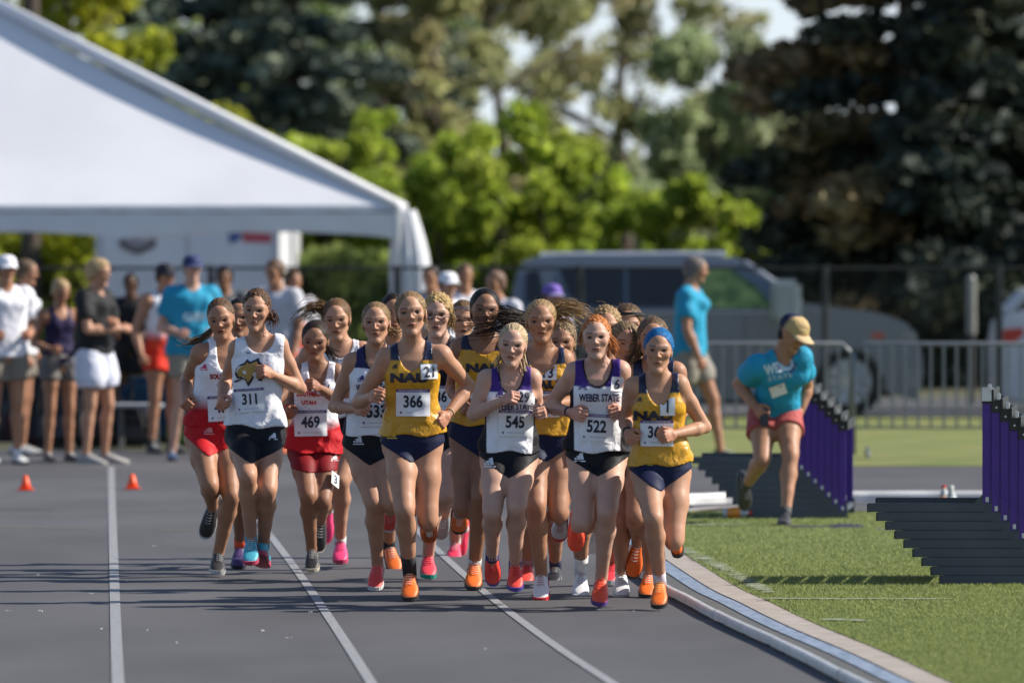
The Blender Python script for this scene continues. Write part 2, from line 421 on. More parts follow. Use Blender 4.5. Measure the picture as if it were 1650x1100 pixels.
def face_paint(P, C, R, k, skin, hcol, mouth=0.0, lipc=None):
    q = (P - C) / k; x = q @ R[0] / FV['x']; y = q @ R[1]; z = q @ R[2]; z = np.where(z < 0, z / FV['l'], z)
    c = np.tile(np.array(skin), (len(P), 1)); front = y > .035; ax = np.abs(x)
    def mix(m, col): 
        m = np.clip(m, 0, 1)[:, None]; c[:] = c * (1 - m) + np.array(col) * m
    sk = np.array(skin)
    mix(np.exp(-(((ax - .042) / .020) ** 2 + ((z + .022) / .018) ** 2)) * .28 * front, sk * np.array((1.05, .74, .72)))
    mix(np.exp(-((x / .010) ** 2 + ((z + .026) / .010) ** 2)) * .35 * front, sk * np.array((1.05, .75, .72)))
    mix(np.exp(-(((ax - .031) / .020) ** 2 + ((z - .002) / .011) ** 2)) * .34 * front, sk * np.array((.62, .50, .50)))  # eye sockets darkened: shade painted into the skin colour
    lc = sk * np.array((.78, .50, .48)) if lipc is None else np.array(lipc)
    zm = z + .0572 + .0022 * (ax / .02) ** 2; m = 1.6 - 1.3 * np.sqrt((x / (.0220 * FV['m'])) ** 2 + (zm / (.0090 + .003 * mouth)) ** 2); mix(np.clip(m * 1.6, 0, 1) * .7 * front, lc)
    m = 1.6 - 1.3 * np.sqrt((x / (.0170 * FV['m'])) ** 2 + (zm / (.0018 + .0026 * mouth)) ** 2); mix(np.clip(m * 1.5, 0, 1) * front, (.035, .012, .012))
    zb = .0215 + .003 * np.sin((ax - .014) / .036 * 3.1); m = np.clip(1.5 - np.abs(z - zb) / .0032, 0, 1) * np.clip((ax - .011) / .004, 0, 1) * np.clip((.052 - ax) / .006, 0, 1); mix(m * .85 * front, np.array(hcol) * .45)
    xe = ax - .031 - FV['e']
    m = np.clip(2.2 - 1.6 * np.sqrt((xe / .0125) ** 2 + ((z - .0012) / .0036) ** 2), 0, 1) * front; mix(m * .8, (.30, .25, .235))
    m = np.clip(2.4 - 1.6 * np.sqrt((xe / .0058) ** 2 + ((z - .002) / .0050) ** 2), 0, 1) * front; mix(m, (.030, .022, .018))
    zl = .0068 - .0045 * (xe / .0135) ** 2; m = np.clip(1.5 - np.abs(z - zl) / .0020, 0, 1) * np.clip((.0155 - np.abs(xe)) / .002, 0, 1) * front; mix(m, (.02, .014, .012))
    zl = -.0040 + .0030 * (xe / .0135) ** 2; m = np.clip(1.3 - np.abs(z - zl) / .0016, 0, 1) * np.clip((.0145 - np.abs(xe)) / .002, 0, 1) * front * .45; mix(m, (.05, .03, .025))
    far = np.clip((np.abs(q).max(1) - .12) / .02, 0, 1)[:, None]
    return c * (1 - far) + sk * far
# ------------------------------------------------------------------ hand
def hand_mesh(wr, fd, med, k, curl=1.0, sp=0.0):
    fd = nrm(fd); med = nrm(med - fd * (med @ fd)); wv = np.cross(fd, med)
    if wv[2] < 0: wv = -wv
    if abs(wv[2]) < .15 and wv[1] > 0: wv = -wv
    wr = np.array(wr, float)
    T = lambda f, m, w_: wr + (fd * f + med * m + wv * w_) * k
    Rm = np.stack([fd, med, wv])
    pr = [Ell(T(.048, 0, 0), np.array((.048, .0150, .038)) * k, Rm), Cone(T(-.045, 0, 0), T(.02, 0, 0), .0225 * k, .021 * k), Ell(T(.035, .012, .018), np.array((.028, .014, .016)) * k, Rm)]
    fin = []
    for j in range(4):
        o = (.0275 - .0185 * j); base = T(.086 - .004 * abs(j - 1.2), 0, o)
        ls = np.array((.040, .026, .019)) * (1, 1.06, .98, .80)[j] * k
        ang = 0; p = base; fpr = [Cone(T(.05, 0, o * .8), base, .0092 * k, .0098 * k)]
        for q, (l, cu) in enumerate(zip(ls, (68 * curl + j * 5, 82 * curl, 45 * curl))):
            ang += math.radians(cu); dr = fd * math.cos(ang) + med * math.sin(ang) + wv * sp * (1.5 - j)
            n = p + nrm(dr) * l; fpr.append(Cone(p, n, (.0094 - .0007 * q) * k, (.0087 - .0008 * q) * k)); p = n
        fin.append(fpr)
    b = T(.022, .010, .030); t1 = b + (fd * .72 + wv * .45 + med * .45) * .040 * k; t2 = t1 + nrm(fd * .55 + med * .80 - wv * .15) * .030 * k
    th = [Cone(b, t1, .0125 * k, .0105 * k), Cone(t1, t2, .0102 * k, .0082 * k)]
    lo = np.min([p.box()[0] for q in fin for p in q] + [p.box()[0] for p in pr + th], 0) - .012; hi = np.max([p.box()[1] for q in fin for p in q] + [p.box()[1] for p in pr + th], 0) + .012
    h = .0032
    g = Grid(*[np.arange(lo[i], hi[i], h, dtype=np.float32) for i in range(3)])
    F = g.new(); g.add(F, pr, .015)
    for fpr in fin:
        A = g.new(); g.add(A, fpr, .003); F = smin(F, A, .003)
    A = g.new(); g.add(A, th, .004); F = smin(F, A, .006)
    return surfnet(F, g)
# ------------------------------------------------------------------ poses
G_T = dict(hd=(662, 505), nk=(663, 556), sA=(623, 578), sB=(712, 573), eA=(577, 648, '-'), wA=(596, 640, '+'), eB=(756, 622, '-'), wB=(722, 667, '+'),
           hA=(644, 716), hB=(685, 716), kA=(652, 823, '+'), aA=(660, 922, '-'), tA=(659, 966, '+'), kB=(689, 838, '+'), aB=(691, 846, '-'), tB=(693, 866, '-'))
def mirror(t): return {(k[0] + {'A': 'B', 'B': 'A'}.get(k[1], k[1])): (1324 - v[0],) + tuple(v[1:]) for k, v in t.items()}
G_M = mirror(G_T)
def pose_px(sp):
    """joint positions of a runner: image rows and columns measured on the photograph, depth from the bone lengths"""
    s = sp['s']; d = FOC / s; H = sp['H']; u = H / 1.65
    T = G_M if sp.get('mir') else G_T
    J = {}; hx, hy = sp['J']['hd'][:2]; gy = HOR + CAMH * s
    sc_v = (gy - hy) / (968 - 505.); sc_h = s / 301. * u
    for k, v in T.items():
        J[k] = (hx + (v[0] - (662)) * sc_h, gy - (968 - v[1]) * sc_v) + tuple(v[2:])
    for k, v in sp['J'].items():
        J[k] = tuple(v) if len(v) > 2 or len(J.get(k, ())) < 3 else tuple(v) + (J[k][2],)
    P = {}; tw = sp.get('tw', 0.0); pt = sp.get('pt', 0.0); lean = sp.get('lean', .06)
    def at(k, dy): return W(J[k][0], J[k][1], d - dy)
    P['hA'] = at('hA', -pt); P['hB'] = at('hB', pt)
    P['nk'] = at('nk', lean - .02); P['sA'] = at('sA', lean - tw); P['sB'] = at('sB', lean + tw); P['hd'] = at('hd', lean + .045)
    def chain(par, k, L):
        pp = P[par]; sg = J[k][2] if len(J[k]) > 2 else '+'
        if not isinstance(sg, str): P[k] = at(k, sg); return
        q = W(J[k][0], J[k][1], pp[1]); l = np.linalg.norm(q - pp); dd = math.sqrt(max(0, L * L - l * l))
        P[k] = W(J[k][0], J[k][1], pp[1] + (-dd if sg == '+' else dd))
    for c in 'AB':
        chain('s' + c, 'e' + c, .172 * H); chain('e' + c, 'w' + c, .143 * H)
        chain('h' + c, 'k' + c, .242 * H); chain('k' + c, 'a' + c, .238 * H); chain('a' + c, 't' + c, .118 * H)
    return P, d, u
def pose_std(sp):
    """standing figure: joints in metres, x to the figure's left-of-picture side when it faces the camera, y forward, z up; turned by yaw"""
    H = sp['H']; u = H / 1.75; X0, Y0 = sp['at']; yaw = math.radians(sp.get('yaw', 0))
    D = dict(hd=(0, .05, 1.62), nk=(0, .0, 1.46), sA=(-.175, 0, 1.40), sB=(.175, 0, 1.40), eA=(-.22, -.02, 1.12), wA=(-.21, .10, .87), eB=(.22, -.02, 1.12), wB=(.21, .10, .87),
             hA=(-.085, 0, .93), hB=(.085, 0, .93), kA=(-.10, .02, .50), aA=(-.11, -.02, .08), tA=(-.13, .15, .01), kB=(.10, .02, .50), aB=(.11, -.02, .08), tB=(.13, .15, .01))
    D.update(sp.get('J', {}))
    P = {}
    for k, v in D.items():
        x, y, z = (q * u for q in v)
        P[k] = np.array((X0 + x * math.cos(yaw) + y * math.sin(yaw), Y0 + x * math.sin(yaw) - y * math.cos(yaw), z))
    return P, Y0, u
def limb(fa, u, m, P, c, tf):
    """arm and leg primitives"""
    mm = 1.18 if m else 1.0; fa *= u
    sh, el, wr = P['s' + c], P['e' + c], P['w' + c]; ad = nrm(el - sh)
    arm1 = [Cone(sh - ad * .005, sh + (el - sh) * .45, .047 * fa * mm, .0405 * fa * mm), Cone(sh + (el - sh) * .40, el, .0405 * fa * mm, .034 * fa * mm)]
    arm2 = [Cone(el, el + (wr - el) * .30, .034 * fa * mm, .0375 * fa * mm), Cone(el + (wr - el) * .30, wr, .0375 * fa * mm, .0225 * fa * mm)]
    h, k, a, t = P['h' + c], P['k' + c], P['a' + c], P['t' + c]
    kf = nrm(k - h) - nrm(a - k); kf = tf * .35 + kf; d1 = nrm(a - k); kf = nrm(kf - d1 * (kf @ d1))
    d0 = nrm(k - h); qf = tf - d0 * (tf @ d0); qf = nrm(qf + kf * .3)
    leg1 = [Cone(h + d0 * .02, h + (k - h) * .45 + qf * .006, .083 * u * mm ** .5, .0745 * u * mm ** .5), Cone(h + (k - h) * .42 + qf * .008, k - d0 * .03, .074 * u * mm ** .5, .052 * u), Cone(k - d0 * .05, k, .052 * u, .048 * u),
            Cone(k - d0 * .02 + kf * .018, k + d1 * .025 + kf * .015, .034 * u, .031 * u),
            Ell(k - d0 * .085 * u + kf * .024 * u, np.array((.030, .034, .050)) * u)]
    cb = k + (a - k) * .30 - kf * .014 * u
    leg2 = [Cone(k, cb, .045 * u, .054 * u), Cone(cb, k + (a - k) * .62 - kf * .004, .054 * u, .037 * u), Cone(k + (a - k) * .60, a, .038 * u, .0295 * u), Cone(k, a + kf * .004, .040 * u, .027 * u)]
    heel = a - nrm(t - a) * .02 * u + d1 * .02 * u
    foot = [Cone(a, heel + (t - a) * .1, .028 * u, .024 * u), Cone(a + d1 * .015 * u, t * .85 + a * .15 + d1 * .004, .024 * u, .010 * u)]
    return arm1, arm2, leg1, leg2, foot, kf, d1
def shoe_frame(k, a, t):
    v = nrm(t - a); q = nrm(k - a); n = q - v * (q @ v)
    if np.linalg.norm(n) < .15: n = np.array((0, 0, 1.0)) - v * v[2] + q * .01
    n = nrm(n); ph = math.radians(19.9)
    return v * math.cos(ph) + n * math.sin(ph), -v * math.sin(ph) + n * math.cos(ph)
ST = [(-.068, .010, .050), (-.062, .022, .066), (-.045, .030, .082), (-.020, .0335, .090), (.012, .0345, .090), (.040, .036, .078), (.070, .039, .066), (.105, .0435, .057), (.140, .0440, .048), (.168, .038, .040), (.188, .026, .032), (.198, .010, .024)]
def make_shoe(root, k, a, t, u, col, col2, solec, side):
    f, n = shoe_frame(k, a, t); r = np.cross(f, n); k_ = u * .98; V = []; C = []
    nn = 14
    for y, wd, top in ST:
        for j in range(nn):
            q = 2 * math.pi * j / nn; cx = math.cos(q); sz = math.sin(q)
            x = wd * np.sign(cx) * abs(cx) ** .8; z = .012 + (top - .012) * (.5 + .5 * np.sign(sz) * abs(sz) ** .7)
            if z > .05: x *= .86 if y < .06 else .9
            V.append(a + (f * y + n * (z - .075) + r * (x + .004 * side * (y > .08))) * k_)
            stripe = (.2 < (y * 30 + z * 12) % 1 < .55) and (.03 < z < .062) and (.0 < y < .10) and abs(x) > .02
            C.append(col2 if stripe else col)
    m = len(ST); F = [[i * nn + j, i * nn + (j + 1) % nn, (i + 1) * nn + (j + 1) % nn, (i + 1) * nn + j] for i in range(m - 1) for j in range(nn)]
    F += [list(range(nn))[::-1], [(m - 1) * nn + j for j in range(nn)]]
    o = mesh_np('shoe', np.array(V), F, M_shoe, root, True, np.array(C))
    V = []; F = []
    for y, wd, top in ST:
        spring = max(0, (y - .11)) ** 2 * 1.6
        for x, z in ((-wd - .003, .020), (-wd - .002, -.003), (-wd * .6, -.006), (wd * .6, -.006), (wd + .002, -.003), (wd + .003, .020)):
            V.append(a + (f * y * 1.03 + n * (z + spring - .075) + r * (x + .004 * side * (y > .08))) * k_)
    for i in range(m - 1):
        for j in range(6): F.append([i * 6 + j, (i + 1) * 6 + j, (i + 1) * 6 + (j + 1) % 6, i * 6 + (j + 1) % 6])
    F += [[0, 1, 2, 3, 4, 5], [(m - 1) * 6 + j for j in range(5, -1, -1)]]
    mesh_np('sole', np.array(V), F, flat(solec, .5), o, False)
    mb = MB()
    for i in range(5):
        y = .035 + i * .017; z = .081 - (y - .035) * .33
        c0 = a + (f * y + n * (z - .073) - r * .017) * k_; c1 = a + (f * (y + .006) + n * (z - .068)) * k_; c2 = a + (f * y + n * (z - .073) + r * .017) * k_
        mb.tube([c0, c1, c2], .0026, 5)
    mb.build('laces', flat(col2 if sum(col2) > .3 else (.5, .5, .5), .6), o)
    return o
def ring_tube(name, p0, p1, r0, r1, col, root, mat=None, n=14):
    mb = MB(); mb.tube([p0, p0 * .5 + p1 * .5, p1], [r0, (r0 + r1) / 2 * .99, r1], n); return mb.build(name, mat or flat(col, .75), root, True)
# ------------------------------------------------------------------ garments
def wr_noise(X, Y, Z, seed, f=1.0):
    a = seed * 1.7
    return (np.sin(X * 31 * f + Z * 47 * f + a + 1.6 * np.sin(Z * 19 * f + a)) * .5 + np.sin(-X * 53 * f + Z * 29 * f + 2.1 * np.sin(X * 23 * f + 2 * a) + Y * 20) * .5)
def garment(kind, T, prims, u, sp, hs):
    """returns vertices, faces, local x, y, z of every vertex and distance to the neckline"""
    h = sp.get('gres', .0062); L = T.L; off = .007; seed = sp['seed']; o = sp.get('fit', {})
    boxes = [T.box()]
    body = prims['torso'] + prims['leg1A'][:2] + prims['leg1B'][:2]
    if kind in ('tee',): body = prims['torso'] + prims['arm1A'] + prims['arm1B']; boxes += [p.box() for p in prims['arm1A'] + prims['arm1B']]
    if kind in ('briefs', 'shorts'): boxes = [p.box() for p in prims['leg1A'][:2] + prims['leg1B'][:2]] + [(T.P - .2 * u, T.P + .22 * u)]
    lo = np.min([b[0] for b in boxes], 0) - .03; hi = np.max([b[1] for b in boxes], 0) + .03
    if kind == 'briefs': lo[2] = max(lo[2], T.P[2] - .24 * u); hi[2] = T.P[2] + .24 * u
    g = Grid(*[np.arange(lo[i], hi[i], h, dtype=np.float32) for i in range(3)])
    allq = (slice(None),) * 3; X, Y, Z = g.xyz(allq); x, y, z, t = T.loc(X, Y, Z)
    F = g.new(); g.add(F, prims['torso'], .03, pad=.06)
    if kind == 'singlet' or kind == 'briefs':
        for c in 'AB':
            A = g.new(); g.add(A, prims['leg1' + c][:2], .02, pad=.05); F = smin(F, A, .025)
    if kind == 'singlet':
        hem = o.get('hem', .075) * u; fl = o.get('flare', .006)
        F = F - off - fl * np.clip(1 - (z - hem) / (.28 * u), 0, 1) + .0048 * wr_noise(x, y, z, seed) * np.clip(1.2 - z / L, .25, 1)
        nw = o.get('nw', .066) * u; dn = np.where(y > 0, o.get('nd', .115), .06) * u; zc = L + .012
        nk = (np.sqrt((x / nw) ** 2 + ((z - zc) / dn) ** 2) - 1) * nw; nk = np.where(z > zc, np.abs(x) - nw, nk)
        cx = .190 * u; rx = (.190 - o.get('strap', .108)) * u; cz = L - .050; rz = o.get('arm', .118) * u
        ax = np.minimum(np.abs(x), cx); ar = (np.sqrt(((ax - cx) / rx) ** 2 + ((z - cz) / rz) ** 2) - 1) * np.minimum(rx, rz)
        ar = np.where(z > cz, np.maximum(ar, 0) * 0 + (cx - rx - np.abs(x)) * 1.0, ar)
        F = np.maximum(np.maximum(F, -nk), -ar); F = np.maximum(F, hem - z + .008 * np.sin(x * 30 + seed))
    elif kind == 'briefs':
        F = F - .0045; k = o.get('legk', .56); zc = o.get('legz', -.082) * u
        F = np.maximum(F, (zc + k * np.abs(x) - z) * .85); F = np.maximum(F, z - o.get('waist', .115) * u)
    elif kind == 'tee':
        for c in 'AB':
            A = g.new(); pr = [Cone(p.a, p.b, p.ra + .014, p.rb + .018) for p in prims['arm1' + c]]; g.add(A, pr, .02, pad=.05)
            s_, e_ = prims['J']['s' + c], prims['J']['e' + c]; ad = nrm(e_ - s_); cut = o.get('sleeve', .62) * np.linalg.norm(e_ - s_)
            A = np.maximum(A, (X - s_[0]) * ad[0] + (Y - s_[1]) * ad[1] + (Z - s_[2]) * ad[2] - cut); F = smin(F, A, .03)
        hem = o.get('hem', -.04) * u
        F = F - .010 - .014 * np.clip(1 - (z - hem) / (.40 * u), 0, 1) + .006 * wr_noise(x, y, z, seed, .6)
        nw = .068 * u; nk = np.sqrt(x ** 2 + (y * .8) ** 2) - nw; F = np.maximum(F, -np.where(z > L - .055 * u, nk, np.maximum(nk, (L - .055 * u - z))))
        F = np.maximum(F, hem - z)
    elif kind == 'shorts':
        for c in 'AB':
            ea = o.get('loose', .020); A = g.new(); pr = [Cone(p.a, p.b, p.ra + ea, p.rb + ea * 1.6) for p in prims['leg1' + c][:3]]; g.add(A, pr, .02, pad=.05)
            h_, k_ = prims['J']['h' + c], prims['J']['k' + c]; ld = nrm(k_ - h_); cut = o.get('leg', .55) * np.linalg.norm(k_ - h_)
            A = np.maximum(A, (X - h_[0]) * ld[0] + (Y - h_[1]) * ld[1] + (Z - h_[2]) * ld[2] - cut)
            F = smin(F - .0, A, .02) if c == 'B' else smin(np.where(z > -.02 * u, F - .011, F + .01), A, .02)
        F = F + .005 * wr_noise(x, y, z, seed, .6); F = np.maximum(F, z - o.get('waist', .10) * u)
    F = F.astype(np.float32)
    F[0] = F[-1] = .1; F[:, 0] = F[:, -1] = .1; F[:, :, 0] = F[:, :, -1] = .1
    P, Q = surfnet(F, g)
    lx, ly, lz, lt = T.loc(P[:, 0], P[:, 1], P[:, 2])
    nkd = np.full(len(P), .5)
    if kind == 'singlet': nkd = np.sqrt((lx / nw) ** 2 + ((lz - zc) / (o.get('nd', .115) * u)) ** 2) * nw - nw
    if kind == 'tee': nkd = np.where(lz > L - .07, np.sqrt(lx ** 2 + ly ** 2) - nw, .5)
    return P, Q, lx, ly, lz, nkd
def lerpc(a, b, m): m = np.clip(m, 0, 1)[:, None]; return np.array(a) * (1 - m) + np.array(b) * m
def col_nau(x, y, z, L, nk, u):
    c = lerpc(GOLD, NAVY, (z - (L - .075)) / .004 * (np.abs(x) > .04)); return lerpc(c, GOLD, ((.04 - np.abs(x)) > 0) * 1.0 * (z > L))
def col_weber(x, y, z, L, nk, u):
    c = lerpc(WHITE, PURPLE, (z - (L - .105)) / .004); c = lerpc(c, BLACK, (np.abs(x) - (.118 + .01 * np.clip(z / L, 0, 1))) / .003 * (z < L - .10)); return lerpc(c, BLACK, (.010 - nk) / .003)
def col_weber_plain(x, y, z, L, nk, u):
    c = lerpc(WHITE, (.025, .022, .09), (z - (L - .105)) / .004); c = lerpc(c, BLACK, (np.abs(x) - .142) / .003 * (z < L - .10)); return lerpc(c, BLACK, (.010 - nk) / .003)
def col_suu(x, y, z, L, nk, u): return lerpc(RED, WHITE, (z - .150 * u + .012 * np.sin(x * 26)) / .075)
def col_bobcat(x, y, z, L, nk, u): return lerpc(WHITE, (.55, .55, .6), (.006 - nk) / .003)
def col_white(x, y, z, L, nk, u): return lerpc(WHITE, WHITE, z)
def col_ivy(x, y, z, L, nk, u):
    c = lerpc(BLACK, (.10, .10, .11), (z - (L - .16)) / .01); return lerpc(c, BLACK, (.010 - nk) / .003)
def solid(c): return lambda x, y, z, L, nk, u: np.tile(np.array(c), (len(x), 1))
def fade(c1, c2, z0, w): return lambda x, y, z, L, nk, u: lerpc(c1, c2, (z - z0) / w)
# ------------------------------------------------------------------ the figure
def build_person(sp):
    std = 'at' in sp
    P, d, u = pose_std(sp) if std else pose_px(sp)
    male = sp.get('male', False); prof = PROF_M if male else PROF_F; if_ = sp.get('wf', 1.0)
    Pm = (P['hA'] + P['hB']) / 2
    T = Torso(Pm, P['nk'], P['hA'], P['hB'], P['sA'], P['sB'], prof, u, if_)
    hd = P['hd']; hs = sp.get('hs', 1.0) * (1.0 if std else 1.07) * u ** .5
    # head frame and this person's own face
    rv = np.random.default_rng(sp['seed'] * 7 + 1); FV.update(x=rv.uniform(.92, 1.07), l=rv.uniform(.92, 1.08), n=rv.uniform(-.004, .005), m=rv.uniform(.80, 1.15), e=rv.uniform(-.002, .002)); FV.update(sp.get('fv', {}))
    yaw, pit, rol = (math.radians(q) for q in sp.get('face', (0, 5, 0)))
    if std: yaw += math.radians(sp.get('yaw', 0))
    pit -= math.radians(3.5); f = np.array((math.sin(yaw), -math.cos(yaw), 0)); xx = np.array((math.cos(yaw), math.sin(yaw), 0)); zz = np.array((0, 0, 1.0))
    f, zz = f * math.cos(pit) - zz * math.sin(pit), zz * math.cos(pit) + f * math.sin(pit)
    xx, zz = xx * math.cos(rol) + zz * math.sin(rol), zz * math.cos(rol) - xx * math.sin(rol)
    R = np.stack([xx, f, zz])
    tors = [T]
    mm = 1.15 if male else 1.0
    for c, sx in (('A', -1), ('B', 1)):
        s_ = P['s' + c]
        tors.append(Cone(P['nk'] - T.up * .045 * u, s_ - (s_ - P['nk']) * .08, .036 * u * mm, .040 * u * mm))
        tors.append(Cone(P['nk'] + T.up * .02 * u - T.f1 * .015, s_ * .75 + P['nk'] * .25 - T.f1 * .008, .030 * u * mm, .036 * u * mm))
        tors.append(Ell(s_, np.array((.050, .050, .052)) * u * mm))
        tors.append(Ell(T.pt(sx * .072 * u, -.055 * u, .02), np.array((.080, .075, .085)) * u))
        if not male: tors.append(Ell(T.pt(sx * .062 * u, .062 * u, .70), np.array((.055, .042, .052)) * u))
        else: tors.append(Ell(T.pt(sx * .075 * u, .080 * u, .76), np.array((.075, .035, .055)) * u))
    prims = {'torso': tors, 'J': P}; fr = {}
    for c in 'AB':
        a1, a2, l1, l2, ft, kf, d1 = limb(sp.get('arm', 1.0), u, male, P, c, T.f0)
        prims['arm1' + c] = a1; prims['arm2' + c] = a2; prims['leg1' + c] = l1; prims['leg2' + c] = l2; prims['foot' + c] = ft; fr[c] = (kf, d1)
    nkb = hd - R[1] * .018 * hs - R[2] * .055 * hs
    neck = [Cone(P['nk'] - T.up * .05, nkb, .056 * u * mm * sp.get('neck', .95), .050 * u * mm * sp.get('neck', .95)), Cone(P['nk'] - T.up * .01 + T.f1 * .02, hd + R[1] * .01 * hs - R[2] * .07 * hs, .03 * u, .032 * u)]
    res = sp.get('res', .009); hf = sp.get('hres', .0034)
    ap = [p for k in prims if k != 'J' for p in prims[k]]
    lo = np.min([p.box()[0] for p in ap] + [hd - .15 * hs], 0) - .03; hi = np.max([p.box()[1] for p in ap] + [hd + .15 * hs], 0) + .03
    fx = lambda i, m, e: [(hd[i] - m * hs, hd[i] + e * hs)]
    g = Grid(axis(lo[0], hi[0], res, fx(0, .088, .088), hf), axis(lo[1], hi[1], res, fx(1, .115, .10), hf), axis(lo[2], hi[2], res, fx(2, .125, .10), hf))
    F = g.new(); g.add(F, tors, .03, pad=.05)
    for c in 'AB':
        A = g.new(); g.add(A, prims['leg1' + c], .02); B = g.new(); g.add(B, prims['leg2' + c], .015); g.add(B, prims['foot' + c], .015)
        A = smin(A, B, .012); F = smin(F, A, .025)
        A = g.new(); g.add(A, prims['arm1' + c], .015); B = g.new(); g.add(B, prims['arm2' + c], .012)
        F = smin(F, A, .025); F = np.minimum(F, smin(A, B, .010))
    A = g.new(); g.add(A, neck, .02, pad=.05); F = smin(F, A, .03)
    Hf = head_field(g, None, hd, R, hs); F = smin(F, Hf, .012)
    F[0] = F[-1] = .1; F[:, 0] = F[:, -1] = .1; F[:, :, 0] = F[:, :, -1] = .1
    V, Q = surfnet(F, g)
    skin = SKIN[sp.get('skin', 'light')]; hc = sp['hair']['c'] if sp.get('hair') else (.05, .03, .02)
    V2 = smooth_v(V, Q, 1, .5); far = np.clip((np.abs((V - hd)).max(1) - .12 * hs) / .03, 0, 1)[:, None]; V = V * (1 - far) + V2 * far
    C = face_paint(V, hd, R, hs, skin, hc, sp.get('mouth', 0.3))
    # rosy knees and elbows, paler/tanner limbs
    for j, rad in (('kA', .05), ('kB', .05), ('eA', .035), ('eB', .035)):
        m = np.exp(-((V - P[j]) ** 2).sum(1) / rad ** 2)[:, None] * .30; C = C * (1 - m) + C * np.array((1.02, .80, .76)) * m
    Vs = [V]; Qs = [Q]; Cs = [C]; n = len(V)
    for c, sx in (('A', 1), ('B', -1)):
        if sp.get('nohand' + c): continue
        fd = nrm(P['w' + c] - P['e' + c]); med = sp.get('med' + c)
        med = np.array(med, float) if med is not None else T.r1 * sx * .8 + np.array((0, 0, -.25)) - T.f1 * .4
        hv, hq = hand_mesh(P['w' + c], fd, med, .96 * u, sp.get('curl' + c, sp.get('curl', .95)), .0)
        Vs.append(hv); Qs.append(hq + n); Cs.append(np.tile(np.array(skin) * np.array((1.04, .9, .88)), (len(hv), 1))); n += len(hv)
    V = np.concatenate(Vs); Q = np.concatenate(Qs); C = np.concatenate(Cs)
    org = ((P['hA'][0] + P['hB'][0]) / 2, d, 0)
    root = mesh_np('person', V, Q, M_skin, None, True, C, loc=org)
    tag(root, sp['label'], 'person', sp.get('group'))
    # clothes
    rs = np.random.default_rng(sp['seed'])
    for kind, cf, mat, nm in sp['wear']:
        v, q, lx, ly, lz, nk = garment(kind, T, prims, u, sp, hs)
        v = smooth_v(v, q, 1, .35)
        o = mesh_np(nm, v, q, mat, root, True, cf(lx, ly, lz, T.L, nk, u))
        if kind in ('singlet', 'tee'): sp['_top'] = (o, Cloth(v, q, d))
        else: sp['_bot'] = (o, Cloth(v, q, d))
    # shoes and socks
    sh = sp.get('shoes', dict(c=(.6, .12, .03)))
    for c, side in (('A', -1), ('B', 1)):
        q = sp.get('shoe' + c, sh)
        make_shoe(root, P['k' + c], P['a' + c], P['t' + c], u * q.get('k', 1.0), q['c'], q.get('c2', (.7, .7, .7)), q.get('s', (.02, .02, .02)), side)
        if 'sock' in q:
            kf, d1 = fr[c]; a = P['a' + c]; hgt = q.get('sh', .045)
            ring_tube('sock', a + d1 * .02, a - d1 * hgt, .036 * u, (.035 + .06 * max(0, hgt - .03)) * u, q['sock'], root)
    # hair
    hr = sp.get('hair')
    if hr: make_hair(root, hd, R, hs, hr, rs, sp)
    if sp.get('cap'): make_cap(root, hd, R, hs, *sp['cap'])
    if sp.get('glasses'): make_glasses(root, hd, R, hs)
    sp['_root'] = root; sp['_P'] = P; sp['_d'] = d; sp['_T'] = T; sp['_R'] = R; sp['_hs'] = hs
    return root
